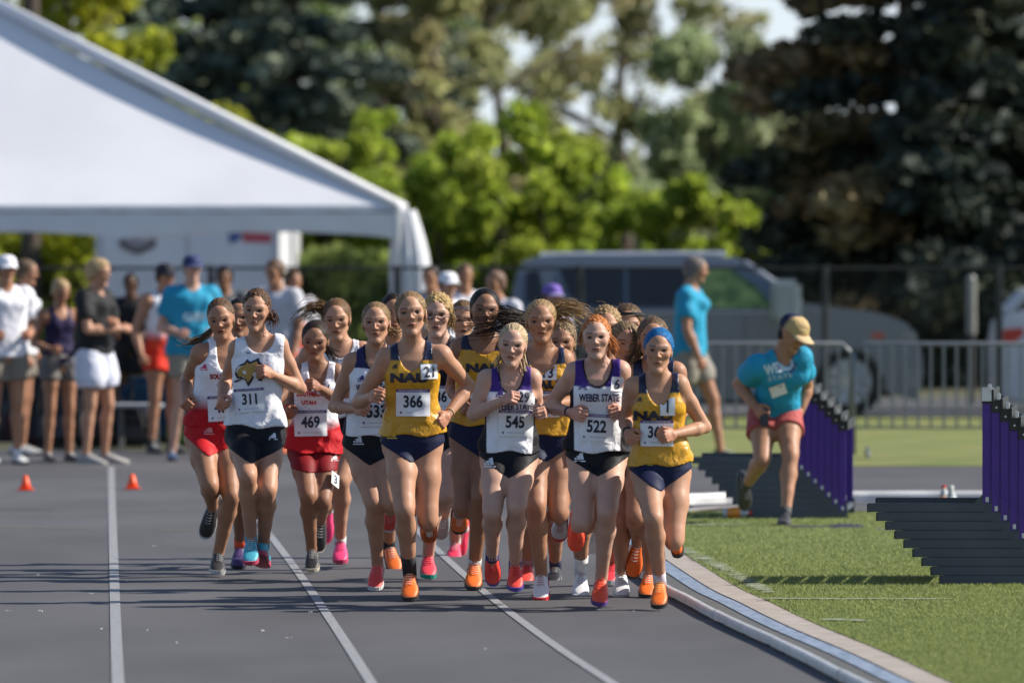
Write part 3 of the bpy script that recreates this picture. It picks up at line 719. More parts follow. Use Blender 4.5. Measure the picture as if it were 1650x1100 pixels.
def make_hair(root, C, R, k, hr, rs, sp):
    far_ = sp.get('res', .009) > .012; h = .0034 if not far_ else .007
    r_ = .165 * k; g = Grid(*[np.arange(C[i] - r_, C[i] + r_, h, dtype=np.float32) for i in range(3)])
    X, Y, Z = g.xyz((slice(None),) * 3); X = X - C[0]; Y = Y - C[1]; Z = Z - C[2]
    x, y, z = ((X * R[i, 0] + Y * R[i, 1] + Z * R[i, 2]) / k for i in range(3))
    x = x / FV['x']; vol = hr.get('vol', .0) + (.007 if far_ else 0)
    F = Ell((0, -.014, .028), (.0665 + .007 + vol, .092 + .008 + vol, .076 + .007 + vol)).ev(x, y, z)
    F = np.minimum(F, Ell((0, -.03, -.015), (.070 + vol, .075 + vol, .075)).ev(x, y, z))
    F = np.minimum(F, Ell((0, .012, .010), (.058 + .008, .080 + .006, .070 + .006)).ev(x, y, z))
    zt = [-.12, -.075, -.045, -.015, .02, .045, .062, .078, .095]; yt = [-.06, -.045, -.012, .022, .046, .067, .081, .094, .12]
    ax = np.abs(x); line = np.interp(z - hr.get('low', 0), zt, yt) + .10 * np.clip(.05 - ax, 0, 1) * np.clip((z - .04) / .03, 0, 1) * 0
    ang = np.arctan2(x, z - .0); ridge = np.sin(ang * hr.get('ridge', 46) + 9 * y * (1 + 0 * z) + 1.3 * np.sin(y * 70 + ang * 5))
    F = F + hr.get('amp', .0007) * ridge
    if hr.get('curly'): F = F + .007 * np.sin(x * 150) * np.sin(y * 170 + 1) * np.sin(z * 160 + 2)
    F = F + (.0048 + vol * .5) * np.clip(1 - (line - y) / .018, 0, 1) ** 1.5
    F = np.maximum(F, (y - line) * .8 + .0022 * np.sin(ang * 37 + 1.3) + .0018 * np.sin(ang * 83)); F = np.maximum(F, -z - .095)
    F = (F * k).astype(np.float32)
    V, Q = surfnet(F, g); V = smooth_v(V, Q, 1, .3)
    q = (V - C) / k; lx = q @ R[0]; ly = q @ R[1]; lz = q @ R[2]; an = np.arctan2(lx, lz)
    c1 = np.array(hr['c']); c2 = np.array(hr.get('c2', tuple(c1 * 1.7)))
    m = .35 + .2 * np.sin(an * 61 + 4 * np.sin(ly * 60)) + .2 * np.sin(an * 23 + ly * 30); m = np.clip(m + rs.uniform(-.25, .25, len(V)), 0, 1)[:, None]
    o = mesh_np('hair', V, Q, M_hair, root, True, c1 * (1 - m) + c2 * m)
    T = lambda p: C + (R[0] * p[0] + R[1] * p[1] + R[2] * p[2]) * k
    for tail in hr.get('tails', []):
        # tail: points in head coordinates, count, start and end spread
        pts, nS, s0, s1 = tail[:4]; base = curve_pts([T(p) for p in pts], 14); paths = []; cols = []
        for _ in range(nS):
            o0 = rs.normal(0, 1, 3); o1 = o0 * .6 + rs.normal(0, .8, 3); t = np.linspace(0, 1, 14)[:, None]; ph = rs.uniform(0, 6, 3); cut = int(rs.integers(9, 15))
            p = base + o0 * s0 * (1 - t) + o1 * s1 * t + np.sin(t * rs.uniform(3, 9) + ph) * s1 * .35 * t
            paths.append(p[:cut]); cols.append(c1 * (1 - (m0 := rs.uniform(0, 1))) + c2 * m0)
        v, f, c = strands(paths, .0030, .0012, rs, cols); mesh_np(tail[4] if len(tail) > 4 else 'ponytail', v, f, M_hair, root, True, c)
    if h < .005 and hr.get('comb', 1):
        paths = []; cols = []
        for _ in range(230):
            ph = rs.uniform(-2.15, 2.15); th0 = np.interp(abs(ph), [0, .8, 1.57, 2.2], [.60, .72, 1.02, 1.42]) + rs.uniform(-.05, .35); th1 = min(th0 + rs.uniform(.5, 1.6), 2.9); tt = np.linspace(th0, th1, 9); e = vol + rs.uniform(.0065, .0100); w_ = rs.uniform(-.12, .12); P_ = []
            for t in tt:
                p_ = ph + w_ * (t - th0); e_ = e - (.0048 + vol * .6) * max(0, 1 - (t - th0) / .18) ** 1.3; P_.append(T(((.0665 + e_) * math.sin(p_) * math.sin(t) * FV['x'], -.014 + (.092 + e_) * math.cos(t), .026 + (.076 + e_) * math.cos(p_) * math.sin(t))))
            paths.append(np.array(P_)); cols.append(c1 * (1 - (m0 := rs.uniform(0, 1.2))) + c2 * m0)
        cv, cf_, cc = strands(paths, .0013, .0008, rs, np.clip(cols, .003, 1))
    nf = int(hr.get('fly', 26) * .45); paths = []; cols = []
    for _ in range(nf):
        th = rs.uniform(-2.3, 2.3); ph = rs.uniform(-.9, .5)
        nrm_ = np.array((math.sin(th) * math.cos(ph), math.sin(ph) * .9 - .25, math.cos(th) * math.cos(ph))); nrm_ = nrm(nrm_)
        p0 = np.array((0, -.014, .026)) + nrm_ * np.array((.072, .098, .082)); l = min(hr.get('flen', .03), .036) * rs.uniform(.5, 1.3)
        p1 = p0 + nrm_ * l * .22 + rs.normal(0, .3, 3) * l; p2 = p1 + nrm_ * l * .08 + rs.normal(0, .42, 3) * l
        paths.append(curve_pts([T(p0), T(p1), T(p2)], 7)); cols.append(c2)
    if nf:
        v, f, c = strands(paths, .0011, .0006, rs, cols)
        if h < .005: f = np.concatenate([cf_, f + len(cv)]); v = np.concatenate([cv, v]); c = np.concatenate([cc, c])
        mesh_np('hair_strands', v, f, M_hair, root, True, np.clip(c, .003, 1))
def make_cap(root, C, R, k, col, brimc, back=None):
    T = lambda p: C + (R[0] * p[0] + R[1] * p[1] + R[2] * p[2]) * k
    V = []; Cc = []; F = []; n = 20; m = 8
    for i in range(m + 1):
        e = i / m * math.pi / 2
        for j in range(n):
            q = 2 * math.pi * j / n; r = math.cos(e) ** .6 if i < m else 0
            V.append(T((math.sin(q) * .088 * r, -.008 + math.cos(q) * .106 * r, .030 + .09 * math.sin(e)))); Cc.append(back if (back is not None and math.cos(q) < -.05) else col)
    for i in range(m):
        for j in range(n): F.append([i * n + j, i * n + (j + 1) % n, (i + 1) * n + (j + 1) % n, (i + 1) * n + j])
    o = mesh_np('cap', np.array(V), F, M_cloth, root, True, np.array(Cc))
    V = []; F = []
    for i in range(9):
        q = (i / 8 - .5) * 2.5; x = math.sin(q) * .080; y0 = -.008 + math.cos(q) * .100
        for yy, zz in ((y0, .040), (y0 + .070 * math.cos(q * .55), .026 - .010 * abs(q))): V += [T((x, yy, zz)), T((x, yy, zz - .005))]
    for i in range(8):
        b = i * 4; c = b + 4; F += [[b, c, c + 2, b + 2], [b + 1, b + 3, c + 3, c + 1], [b + 2, c + 2, c + 3, b + 3]]
    mesh_np('brim', np.array(V), F, flat(brimc, .7), o)
def make_glasses(root, C, R, k):
    T = lambda p: C + (R[0] * p[0] + R[1] * p[1] + R[2] * p[2]) * k
    mb = MB()
    for sx in (-1, 1):
        ring = [T((sx * .032 + .024 * math.cos(a), .098 - .006 * abs(math.cos(a) * sx + .3), -.001 + .018 * math.sin(a))) for a in np.linspace(0, 2 * math.pi, 17)]
        mb.tube(ring, .0022, 5); mb.tube([T((sx * .055, .094, .004)), T((sx * .078, .05, .006)), T((sx * .08, -.01, 0))], .0022, 5)
    mb.tube([T((-.009, .101, .003)), T((0, .104, .005)), T((.009, .101, .003))], .0022, 5)
    mb.build('glasses', flat((.015, .012, .012), .3), root)
# prints: all positions are where they sit on the wearer's chest
def bib(sp, cx, cy, num, w=.185, rot=0.0, band='BIG SKY CHAMPIONSHIPS 2021', part=None):
    o, cl = sp['_top']; root = sp['_root']; h = w * .79; s = sp['s']; v, f = grid2(10, 8)
    b = cl.drape('race_bib', v, f, cx, cy, w, h, M_bib, root, .007, rot)
    if b is None: return
    tag(b, 'white race number bib %s with a purple band' % num)
    vv, ff = grid2(10, 1); k = w * s
    ca, sa = math.cos(rot), math.sin(rot)
    def pos(fx, fz): return cx + (fx * w * ca - fz * h * sa) * s, cy - (fx * w * sa + fz * h * ca) * s
    x, y = pos(0, .445); cl.drape('band', vv, ff, x, y, w, h * .11, M_bibp, b, .0085, rot)
    v, f, a = text_mesh(band, .0); v2 = v.copy(); v2[:, 0] /= a; x, y = pos(0, .445); cl.drape('lettering', v2, f, x, y, w * .84, h * .06, M_bib, b, .0095, rot)
    v, f, a = text_mesh(num, .03); hh = h * .47; ww = hh * a * .80; v2 = v.copy(); v2[:, 0] /= a
    x, y = pos(0, .05); cl.drape('number', v2, f, x, y, ww, hh, M_print, b, .0095, rot)
    v, f, a = text_mesh('WEBER STATE UNIVERSITY', .0); v2 = v.copy(); v2[:, 0] /= a
    x, y = pos(.05, -.36); cl.drape('lettering', v2, f, x, y, w * .55, h * .045, flat((.35, .35, .42)), b, .0095, rot)
    sh = [(-.5, .5), (.5, .5), (.5, -.1), (0, -.5), (-.5, -.1)]; v, f = poly2(sh); x, y = pos(-.36, -.37); cl.drape('crest', v, f, x, y, h * .07, h * .09, M_bibp, b, .0095, rot)
def num_tag(sp, cx, cy, num, w=.075, rot=0.0, on='_top'):
    o, cl = sp[on]; v, f = grid2(4, 4); b = cl.drape('lane_number_tag', v, f, cx, cy, w, w * 1.22 if len(num) == 1 else w * .9, M_bib, sp['_root'], .010, rot)
    if b is None: return
    v, f, a = text_mesh(num, .015); v2 = v.copy(); v2[:, 0] /= a; hh = w * (.85 if len(num) == 1 else .66)
    cl.drape('number', v2, f, cx, cy, min(hh * a * .85, w * .8), hh, M_print, b, .0125, rot)
def lettering(sp, txt, cx, cy, w, h, col, rot=0.0, off=.005, bold=.04, name='lettering', on='_top'):
    o, cl = sp[on]; v, f, a = text_mesh(txt, bold); v2 = v.copy(); v2[:, 0] /= a
    return cl.drape(name, v2, f, cx, cy, w, h, flat(col, .55), o, off, rot)
def three_bars(sp, cx, cy, w, col, on='_top'):
    o, cl = sp[on]
    V = []; F = []
    for i, (x0, x1, hh) in enumerate(((-.48, -.26, .28), (-.20, .06, .62), (.08, .40, 1.0))):
        b = len(V); V += [(x0, -.5), (x1 - .02, -.5), (x1 - .02 - .22 * hh * .5, -.5 + hh * .9), (x0 - .16 * hh, -.5 + hh * .75)]; F.append([b, b + 1, b + 2]); F.append([b, b + 2, b + 3])
    V += [(-.55, -.78), (.55, -.78), (.55, -.62), (-.55, -.62)]; b = len(V) - 4; F += [[b, b + 1, b + 2], [b, b + 2, b + 3]]
    V = np.array(V)
    return cl.drape('emblem', V, np.array(F), cx, cy, w, w * .75, flat(col, .5), o, .005)
# ------------------------------------------------------------------ ground
def asphalt_mat():
    m, nt, b = newmat('track_surface')
    tc = N(nt, 'ShaderNodeTexCoord')
    def noise(scale, det, sc3=None):
        mp = N(nt, 'ShaderNodeMapping'); nt.links.new(tc.outputs['Object'], mp.inputs[0])
        if sc3: mp.inputs['Scale'].default_value = sc3
        n = N(nt, 'ShaderNodeTexNoise'); n.inputs['Scale'].default_value = scale; n.inputs['Detail'].default_value = det; nt.links.new(mp.outputs[0], n.inputs['Vector']); return n
    a = noise(.35, 3, (1, .25, 1)); f = noise(70, 3); st = noise(2.2, 5, (.3, .12, 1))
    r = N(nt, 'ShaderNodeValToRGB'); r.color_ramp.elements[0].position = .3; r.color_ramp.elements[1].position = .7
    r.color_ramp.elements[0].color = (.060, .0585, .063, 1); r.color_ramp.elements[1].color = (.082, .0795, .085, 1); nt.links.new(a.outputs[0], r.inputs[0])
    r2 = N(nt, 'ShaderNodeMapRange'); r2.inputs['To Min'].default_value = .80; r2.inputs['To Max'].default_value = 1.22; r2.inputs['From Min'].default_value = .25; r2.inputs['From Max'].default_value = .75; nt.links.new(f.outputs[0], r2.inputs[0])
    r3 = N(nt, 'ShaderNodeMapRange'); r3.inputs['To Min'].default_value = .80; r3.inputs['To Max'].default_value = 1.24; r3.inputs['From Min'].default_value = .3; r3.inputs['From Max'].default_value = .7; nt.links.new(st.outputs[0], r3.inputs[0])
    ml = N(nt, 'ShaderNodeMath', operation='MULTIPLY'); nt.links.new(r2.outputs[0], ml.inputs[0]); nt.links.new(r3.outputs[0], ml.inputs[1])
    v = N(nt, 'ShaderNodeVectorMath', operation='SCALE'); nt.links.new(r.outputs[0], v.inputs[0]); nt.links.new(ml.outputs[0], v.inputs['Scale']); nt.links.new(v.outputs[0], b.inputs['Base Color'])
    b.inputs['Roughness'].default_value = .85; b.inputs['Specular IOR Level'].default_value = .3
    bp = N(nt, 'ShaderNodeBump'); bp.inputs['Strength'].default_value = 1; bp.inputs['Distance'].default_value = .0012; nt.links.new(f.outputs[0], bp.inputs['Height']); nt.links.new(bp.outputs[0], b.inputs['Normal'])
    return m
M_track = asphalt_mat()
M_line = noise_mat('worn_line_paint', (.17, .17, .18), (.27, .27, .28), 30, .7, .0006, 150, detail=6)
def sheet(name, poly, z, mat):
    return struct(mesh_np(name, [(x, y, z) for x, y in poly], [list(range(len(poly)))], mat))
M_earth = noise_mat('dry_ground', (.055, .055, .025), (.09, .085, .04), .6, .9)
sheet('ground', [(-900, -60), (900, -60), (900, 1800), (-900, 1800)], -.02, M_earth)
sheet('parking_lot', [(-60, 84), (60, 84), (60, 108), (-60, 108)], -.012, noise_mat('worn_asphalt', (.045, .045, .048), (.075, .075, .08), 3, .9))
# curb line, measured on the ground
CV = [(1860, 1330), (1600, 1210), (1404, 1122), (1297, 1067), (1251, 1045), (1215, 1029), (1178, 1012), (1141, 993), (1105, 973), (1067, 954), (1029, 928)]
cpts = [G(x, y) for x, y in CV]
cpts += [(.585, 53.3), (.52, 56.6), (.66, 59.8), (1.15, 61.9), (2.0, 62.7), (4.0, 62.9), (9, 63.0), (30, 63)]
curb = curve_pts([(x, y, 0) for x, y in cpts], 260)
def offset_curve(c, o):
    t = np.gradient(c[:, :2], axis=0); t /= np.linalg.norm(t, axis=1)[:, None]
    q = c.copy(); q[:, 0] += t[:, 1] * o; q[:, 1] -= t[:, 0] * o; return q
def strip(name, c, o0, o1, z0, z1, mat, parent=None):
    a = offset_curve(c, o0); b = offset_curve(c, o1); n = len(a)
    v = np.concatenate([np.c_[a[:, :2], np.full(n, z0)], np.c_[b[:, :2], np.full(n, z1)]]); f = np.array([[i, i + n, i + 1 + n, i + 1] for i in range(n - 1)])
    return mesh_np(name, v, f, mat, parent)
near = curb[curb[:, 1] < 62.6]
tr_poly = [(-60, -20), (60, -20), (60, 74.6), (-60, 84)]
sheet('running_track', tr_poly, 0.0, M_track)
sheet('grass_verge', [(-.5, 73.7), (60, 73.7), (60, 94.6), (-.5, 94.6)], .006, noise_mat('verge_lawn', (.10, .135, .02), (.18, .175, .045), 1.2, .95, .01, 30))
# turf, drain and concrete strips
M_turf = noise_mat('artificial_turf', (.13, .17, .045), (.18, .22, .065), 1.6, .8, .01, 200, detail=8)
struct(strip('curb_apron', near, .02, .185, .004, .004, noise_mat('dusty_apron', (.045, .048, .050), (.085, .085, .085), 14, .9)))
struct(strip('drain_channel', near, .185, .285, .008, .008, noise_mat('drain_grate_metal', (.13, .16, .22), (.23, .27, .34), 16, .45, .0005, 90, metal=.0, detail=6, stretch=(1, .2, 1))))
struct(strip('concrete_edge', near, .285, .445, .012, .012, noise_mat('concrete', (.25, .215, .185), (.33, .285, .25), 6, .9, .001, 120, detail=8)))
inner = offset_curve(curb, .445)
# the far leg of the turf stops short of the far curb by a strip of bare asphalt
ti = [(x, min(y, 60.6)) for x, y, _ in inner if y < 61.5 and x < 40]
sheet('infield_turf', [(40, -20)] + [(p[0], p[1]) for p in ti if p[1] < 60.6] + [(ti[-1][0], 60.6), (40, 60.6)], .014, M_turf)
# blades of the turf: too many to count
def turf_blades(n=190000):
    t = rng.uniform(0, 1, n); y = 36 / (1 - t * (1 - 36 / 61.0)) ; y = np.clip(y, 36, 60.5)
    xc = np.interp(y, [q[1] for q in ti], [q[0] for q in ti]); xr = 840 / FOC * y + .3
    x = xc + (xr - xc) * rng.uniform(0, 1, n); ok = xr > xc; x = x[ok]; y = y[ok]; n = len(x)
    h = rng.uniform(.007, .019, n); a = rng.uniform(0, 2 * math.pi, n); wd = rng.uniform(.0022, .0045, n); lx = rng.normal(0, .012, n); ly = rng.normal(0, .012, n)
    V = np.zeros((n, 3, 3)); V[:, 0] = np.c_[x - wd * np.cos(a), y - wd * np.sin(a), np.full(n, .014)]; V[:, 1] = np.c_[x + wd * np.cos(a), y + wd * np.sin(a), np.full(n, .014)]; V[:, 2] = np.c_[x + lx, y + ly, .014 + h]
    base = np.array((.235, .275, .095)) + rng.uniform(-1, 1, (n, 1)) * np.array((.05, .06, .018)) + (rng.uniform(0, 1, (n, 1)) > .95) * np.array((.18, .18, .09))  # a few blades much paler: glints painted into the fibre colour
    C = np.repeat(np.clip(base, .01, 1), 3, 0)
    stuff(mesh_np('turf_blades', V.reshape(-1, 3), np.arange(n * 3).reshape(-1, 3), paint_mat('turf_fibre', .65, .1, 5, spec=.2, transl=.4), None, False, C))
turf_blades()
# painted marks worn into the turf
M_mark = noise_mat('turf_paint', (.22, .25, .16), (.34, .36, .28), 30, .8)
def turf_mark(pts, wd):
    g_ = [G(x, y) for x, y in pts]; V = []; 
    for i in range(int(len(g_) - 1)):
        (x0, y0), (x1, y1) = g_[i], g_[i + 1]
        for k in range(34):
            t = random.random(); x = x0 + (x1 - x0) * t + random.uniform(-.01, .01); y = y0 + (y1 - y0) * t + random.uniform(-wd, wd); l = random.uniform(.02, .06)
            V.append((x, y, l))
    vv = []; f = []
    for x, y, l in V:
        b = len(vv); vv += [(x - l, y - .012, .026), (x + l, y - .012, .027), (x + l, y + .012, .027), (x - l, y + .012, .026)]; f.append([b, b + 1, b + 2, b + 3])
    o = mesh_np('turf_line', vv, np.array(f), M_mark); stuff(o)
turf_mark([(1095, 888), (1125, 902), (1155, 916), (1185, 932), (1215, 948), (1240, 962)], .12)
turf_mark([(1240, 971), (1290, 971.5), (1390, 972)], .04); turf_mark([(1400, 971.5), (1520, 972)], .04); turf_mark([(1335, 1005), (1395, 1007.5)], .05); turf_mark([(1110, 851), (1200, 850)], .10)
# ------------------------------------------------------------------ curb rail
M_alu = noise_mat('white_painted_aluminium', (.50, .49, .48), (.66, .65, .64), 5, .4, .0004, 60, spec=.6)
def curb_rail(c, name, label, seg=3.05, kk=1.0):
    root = thing(name, label, 'track curb', (c[0][0], c[0][1], 0))
    L = np.r_[0, np.cumsum(np.linalg.norm(np.diff(c[:, :2], axis=0), axis=1))]
    prof = [(a * kk, b * kk) for a, b in ((-.018, .012), (-.019, .040), (-.013, .052), (0, .057), (.013, .052), (.019, .040), (.018, .012))]
    s0 = 0
    while s0 < L[-1] - .2:
        s1 = min(s0 + seg - .012, L[-1]); ss = np.linspace(s0, s1, 9); p = np.c_[np.interp(ss, L, c[:, 0]), np.interp(ss, L, c[:, 1])]
        p[:, 0] += .004 * math.sin(s0 * 7)
        t = np.gradient(p, axis=0); t /= np.linalg.norm(t, axis=1)[:, None]; nr = np.c_[t[:, 1], -t[:, 0]]; V = []; F = []; m = len(prof)
        for i in range(9):
            for o, z in prof: V.append((p[i, 0] + nr[i, 0] * o, p[i, 1] + nr[i, 1] * o, z))
        for i in range(8):
            for j in range(m): F.append([i * m + j, (i + 1) * m + j, (i + 1) * m + (j + 1) % m, i * m + (j + 1) % m])
        F += [list(range(m)), [8 * m + j for j in range(m)][::-1]]
        o = mesh_np('rail', np.array(V), F, M_alu, root)
        for q in (1, 4, 7): mb = MB(); mb.tube([(p[q, 0], p[q, 1], 0), (p[q, 0], p[q, 1], .018)], .015, 8); mb.build('foot', flat((.03, .03, .035)), o)
        s0 += seg
i0 = int(np.argmax(curb[:, 1] > 31)); i1 = int(np.argmax(curb[:, 1] > 61.75)); i2 = int(np.argmax(curb[:, 0] > 6.5))
curb_rail(curb[i0:i1], 'curb_rail', 'white aluminium curb rail curving along the inside of the track')
curb_rail(curb[i1:i2], 'curb_rail', 'far white curb rail running straight across behind the purple hurdles', kk=1.75)
# lane lines
def lane_line(pts, wpx=None, ext=None, w_=.05):
    g_ = [G(x, y) for x, y in pts]
    if ext: g_ += ext
    c = curve_pts([(x, y, 0) for x, y in g_], 90)
    return struct(strip('lane_line', c, -w_ / 2, w_ / 2, .004, .004, M_line))
lane_line([(205, 1300), (196, 1180), (190, 1100), (186, 1000), (183, 900), (180, 800), (179, 752)], w_=.055)
lane_line([(700, 1260), (598, 1100), (563, 1045), (520, 980), (480, 922), (440, 869), (405, 825)])
lane_line([(1290, 1320), (1110, 1180), (985, 1100), (880, 1030), (783, 956), (701, 883), (640, 822)])
M_yl = noise_mat('faded_yellow_paint', (.10, .095, .05), (.20, .17, .06), 9, .8)
(x0, y0), (x1, y1) = G(-40, 849), G(150, 852)
sheet('track_marking', [(x0, y0 - .03), (x1, y1 - .03), (x1, y1 + .03), (x0, y0 + .03)], .004, M_yl)
(x0, y0), (x1, y1) = G(250, 854), G(310, 855); sheet('track_marking', [(x0, y0 - .03), (x1, y1 - .03), (x1, y1 + .03), (x0, y0 + .03)], .004, M_yl)
for (x, y, l) in ((120, 822, 2.0), (320, 765, .3), (450, 758, .4), (560, 822, .7), (30, 822, .5), (440, 863, .5)):
    a, b = G(x, y); sheet('track_marking', [(a - l / 2, b - .022), (a + l / 2, b - .022), (a + l / 2, b + .022), (a - l / 2, b + .022)], .004, noise_mat('faded_white_paint', (.09, .09, .095), (.20, .20, .20), 20, .8))
def litter():
    mb = MB()
    for x, y in ((500, 987), (424, 1017), (782, 1046), (465, 1028), (146, 957), (162, 1014), (238, 1016), (1018, 985), (12, 985), (270, 915), (206, 936), (345, 935), (65, 985), (285, 1037), (60, 927), (250, 880)):
        a, b = G(x, y)
        for _ in range(3):
            p = a + random.uniform(-.012, .012); q = b + random.uniform(-.04, .04); r = random.uniform(.002, .006)
            mb.tube([(p, q, .003), (p + random.uniform(-.01, .01), q, .003 + r)], [r, r * .4], 5)
    stuff(mb.build('fallen_petals', flat((.6, .6, .55))))
litter()
# ------------------------------------------------------------------ trees
def leaf_mat(name, tr=.35, rough=.55): return paint_mat(name, rough, .25, 1.5, spec=.35, transl=tr)
M_leaf = leaf_mat('broad_leaves', .6); M_need = leaf_mat('needles', .12, .7); M_bark = noise_mat('bark', (.045, .032, .022), (.10, .075, .055), 9, .9, .01, 30, stretch=(1, 1, .2))
M_twig = noise_mat('bare_twigs', (.11, .085, .06), (.19, .15, .11), 3, .9)
def leaves(cl, n, size, cols, rs, flat_=.0, squash=1.0):
    """n leaf faces scattered through clump ellipsoids; cl: rows of cx cy cz r rz weight"""
    cl = np.array(cl); wt = cl[:, 5] / cl[:, 5].sum(); k = rs.choice(len(cl), n, p=wt)
    d = rs.normal(0, 1, (n, 3)); d /= np.linalg.norm(d, axis=1)[:, None]; r = rs.uniform(0, 1, n) ** (1 / 2.2)
    c = cl[k, :3] + d * (r[:, None] * np.c_[cl[k, 3], cl[k, 3], cl[k, 4]])
    a = rs.normal(0, 1, (n, 3)); a[:, 2] *= squash; a /= np.linalg.norm(a, axis=1)[:, None]; b = np.cross(a, rs.normal(0, 1, (n, 3))); b /= np.linalg.norm(b, axis=1)[:, None]
    s = size * rs.uniform(.6, 1.4, n)[:, None]; a *= s; b *= s * .6
    V = np.stack([c - a, c - b * .9 + a * .1, c + a, c + b * .9 + a * .1], 1).reshape(-1, 3)
    cols = np.array(cols); cc = cols[rs.integers(0, len(cols), len(cl))][k] * .6 + cols[rs.integers(0, len(cols), n)] * .4
    cc = cc * rs.uniform(.7, 1.3, (n, 1))
    return V, np.arange(4 * n).reshape(-1, 4), np.repeat(cc, 4, 0)
def limb_tree(root, x, y, z0, h, r, rs, nb=9, spread=1.0, mat=None, lean=0, sub=3):
    mb = MB(); ends = []; top = np.array((x + lean * h, y, z0 + h)); pts = [np.array((x, y, z0 - .1)) * (1 - t) + top * t + np.array((math.sin(t * 5 + x) * .04 * h, math.cos(t * 4) * .03 * h, 0)) * t for t in np.linspace(0, 1, 7)]
    mb.tube(pts, [r * (1 - .8 * t) for t in np.linspace(0, 1, 7)], 8); mb.build('trunk', mat or M_bark, root)
    mb = MB()
    for i in range(nb):
        t = rs.uniform(.25, .95); p = np.array(pts[min(int(t * 6), 6)]); a = rs.uniform(0, 2 * math.pi); L = h * .42 * spread * (1.15 - t) + h * .12
        q = p + np.array((math.cos(a), math.sin(a), .55)) * L; m = (p + q) / 2 + np.array((0, 0, -.05 * L)) ; mb.tube([p, m, q], [r * .4 * (1 - t * .6), r * .25, r * .08], 5); ends.append(q)
        for _ in range(sub):
            b = p + (q - p) * rs.uniform(.4, .9); e = b + rs.normal(0, 1, 3) * L * .32 + np.array((0, 0, .12 * L)); mb.tube([b, e], [r * .12, r * .03], 4); ends.append(e)
    mb.build('limbs', mat or M_bark, root); return ends
def broad_tree(label, px, d, ztop, rad, cols, n, size, seed, zc=.45, nm='broadleaf_tree', mat=None, cat='tree', clumps=26, group=None, squash=1.0, cr=(.16, .34), clip=None):
    rs = np.random.default_rng(seed); x = (px - 825) / FOC * d
    root = thing(nm, label, cat, (x, d, 0), group)
    ends = limb_tree(root, x, d, 0, ztop * .86, max(.05, rad * .07), rs)
    cl = []
    for i in range(clumps):
        a = rs.uniform(0, 6.28); e = rs.uniform(-1, 1); rr = rad * rs.uniform(.25, 1.0) * math.sqrt(max(.05, 1 - e * e * .8))
        z = ztop * (zc + .5 * (1 - zc)) + e * ztop * (1 - zc) * .5; r = rad * rs.uniform(*cr)
        cl.append((x + rr * math.cos(a), d + rr * math.sin(a), min(z, ztop - r), r, r * rs.uniform(.6, 1.1), r ** 2))
    for e in ends[:14]: r = rad * .2; cl.append((e[0], e[1], min(e[2], ztop - r), r, r, r * r))
    v, f, c = leaves(cl, n, size, cols, rs, squash=squash); mesh_np('crown', v, f, mat or M_leaf, root, False, c)
    return root
LG = [(.34, .44, .05), (.42, .50, .07), (.25, .34, .04), (.48, .54, .10), (.18, .25, .03)]
MG = [(.16, .23, .05), (.21, .28, .07), (.12, .18, .04), (.26, .31, .09)]
YG = [(.40, .42, .03), (.46, .47, .04), (.30, .33, .03), (.20, .24, .03)]
OL = [(.34, .35, .15), (.40, .40, .18), (.28, .30, .13), (.38, .34, .19)]
DC = [(.022, .036, .028), (.030, .046, .032), (.014, .024, .020), (.060, .066, .030)]
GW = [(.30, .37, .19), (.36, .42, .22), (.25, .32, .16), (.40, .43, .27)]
DB = [(.075, .105, .085), (.10, .13, .09), (.05, .075, .065), (.14, .16, .09)]  # OL, GW and DB lightened: haze of distance painted into the leaf colours
GT = 'young trees behind the parked cars'
i = 0
for px, d, zt, rd, cols, lab in ((330, 128, 4.15, 1.05, YG, 'young tree with yellow green leaves just right of the tent roof edge'), (415, 126, 3.95, 1.1, YG, 'yellow green sapling peeping over the slope of the tent'),
    (520, 124, 3.55, 1.0, LG, 'bushy young tree above the right end of the tent'), (605, 127, 4.0, .9, LG, 'narrow light green tree above the tent corner'),
    (700, 124, 3.6, 1.1, LG, 'round light green tree right of the tent corner'), (790, 126, 3.75, 1.0, LG, 'light green tree above the rear of the parked car'),
    (880, 125, 4.05, 1.05, LG, 'tallest of the light green saplings, above the car roof'), (975, 128, 2.9, 1.0, LG, 'low light green tree behind the middle of the car'),
    (1065, 124, 2.75, .95, LG, 'short sapling with pale tips behind the car windscreen'), (1140, 123, 2.95, .75, LG, 'rightmost light green sapling, next to the dark evergreen')):
    broad_tree(lab, px, d, zt, rd, cols, 8000, .075, 40 + i, zc=.10, nm='young_tree', group=GT, clumps=30, cr=(.14, .36)); i += 1
for px, d, zt, rd, cols, lab in ((-60, 131, 5.2, 1.8, YG, 'large yellow green tree behind the left end of the tent'), (130, 134, 6.9, 1.7, YG, 'tall yellow green tree rising over the top of the tent roof'), (30, 122, 2.5, 1.6, YG, 'leafy yellow green bush seen under the tent at left'), (545, 121, 1.9, 1.2, MG, 'dark green bush seen below the tent beside the white trailer')):
    broad_tree(lab, px, d, zt, rd, cols, 9000, .10, 60 + i, zc=.05, nm='broadleaf_tree', clumps=34); i += 1
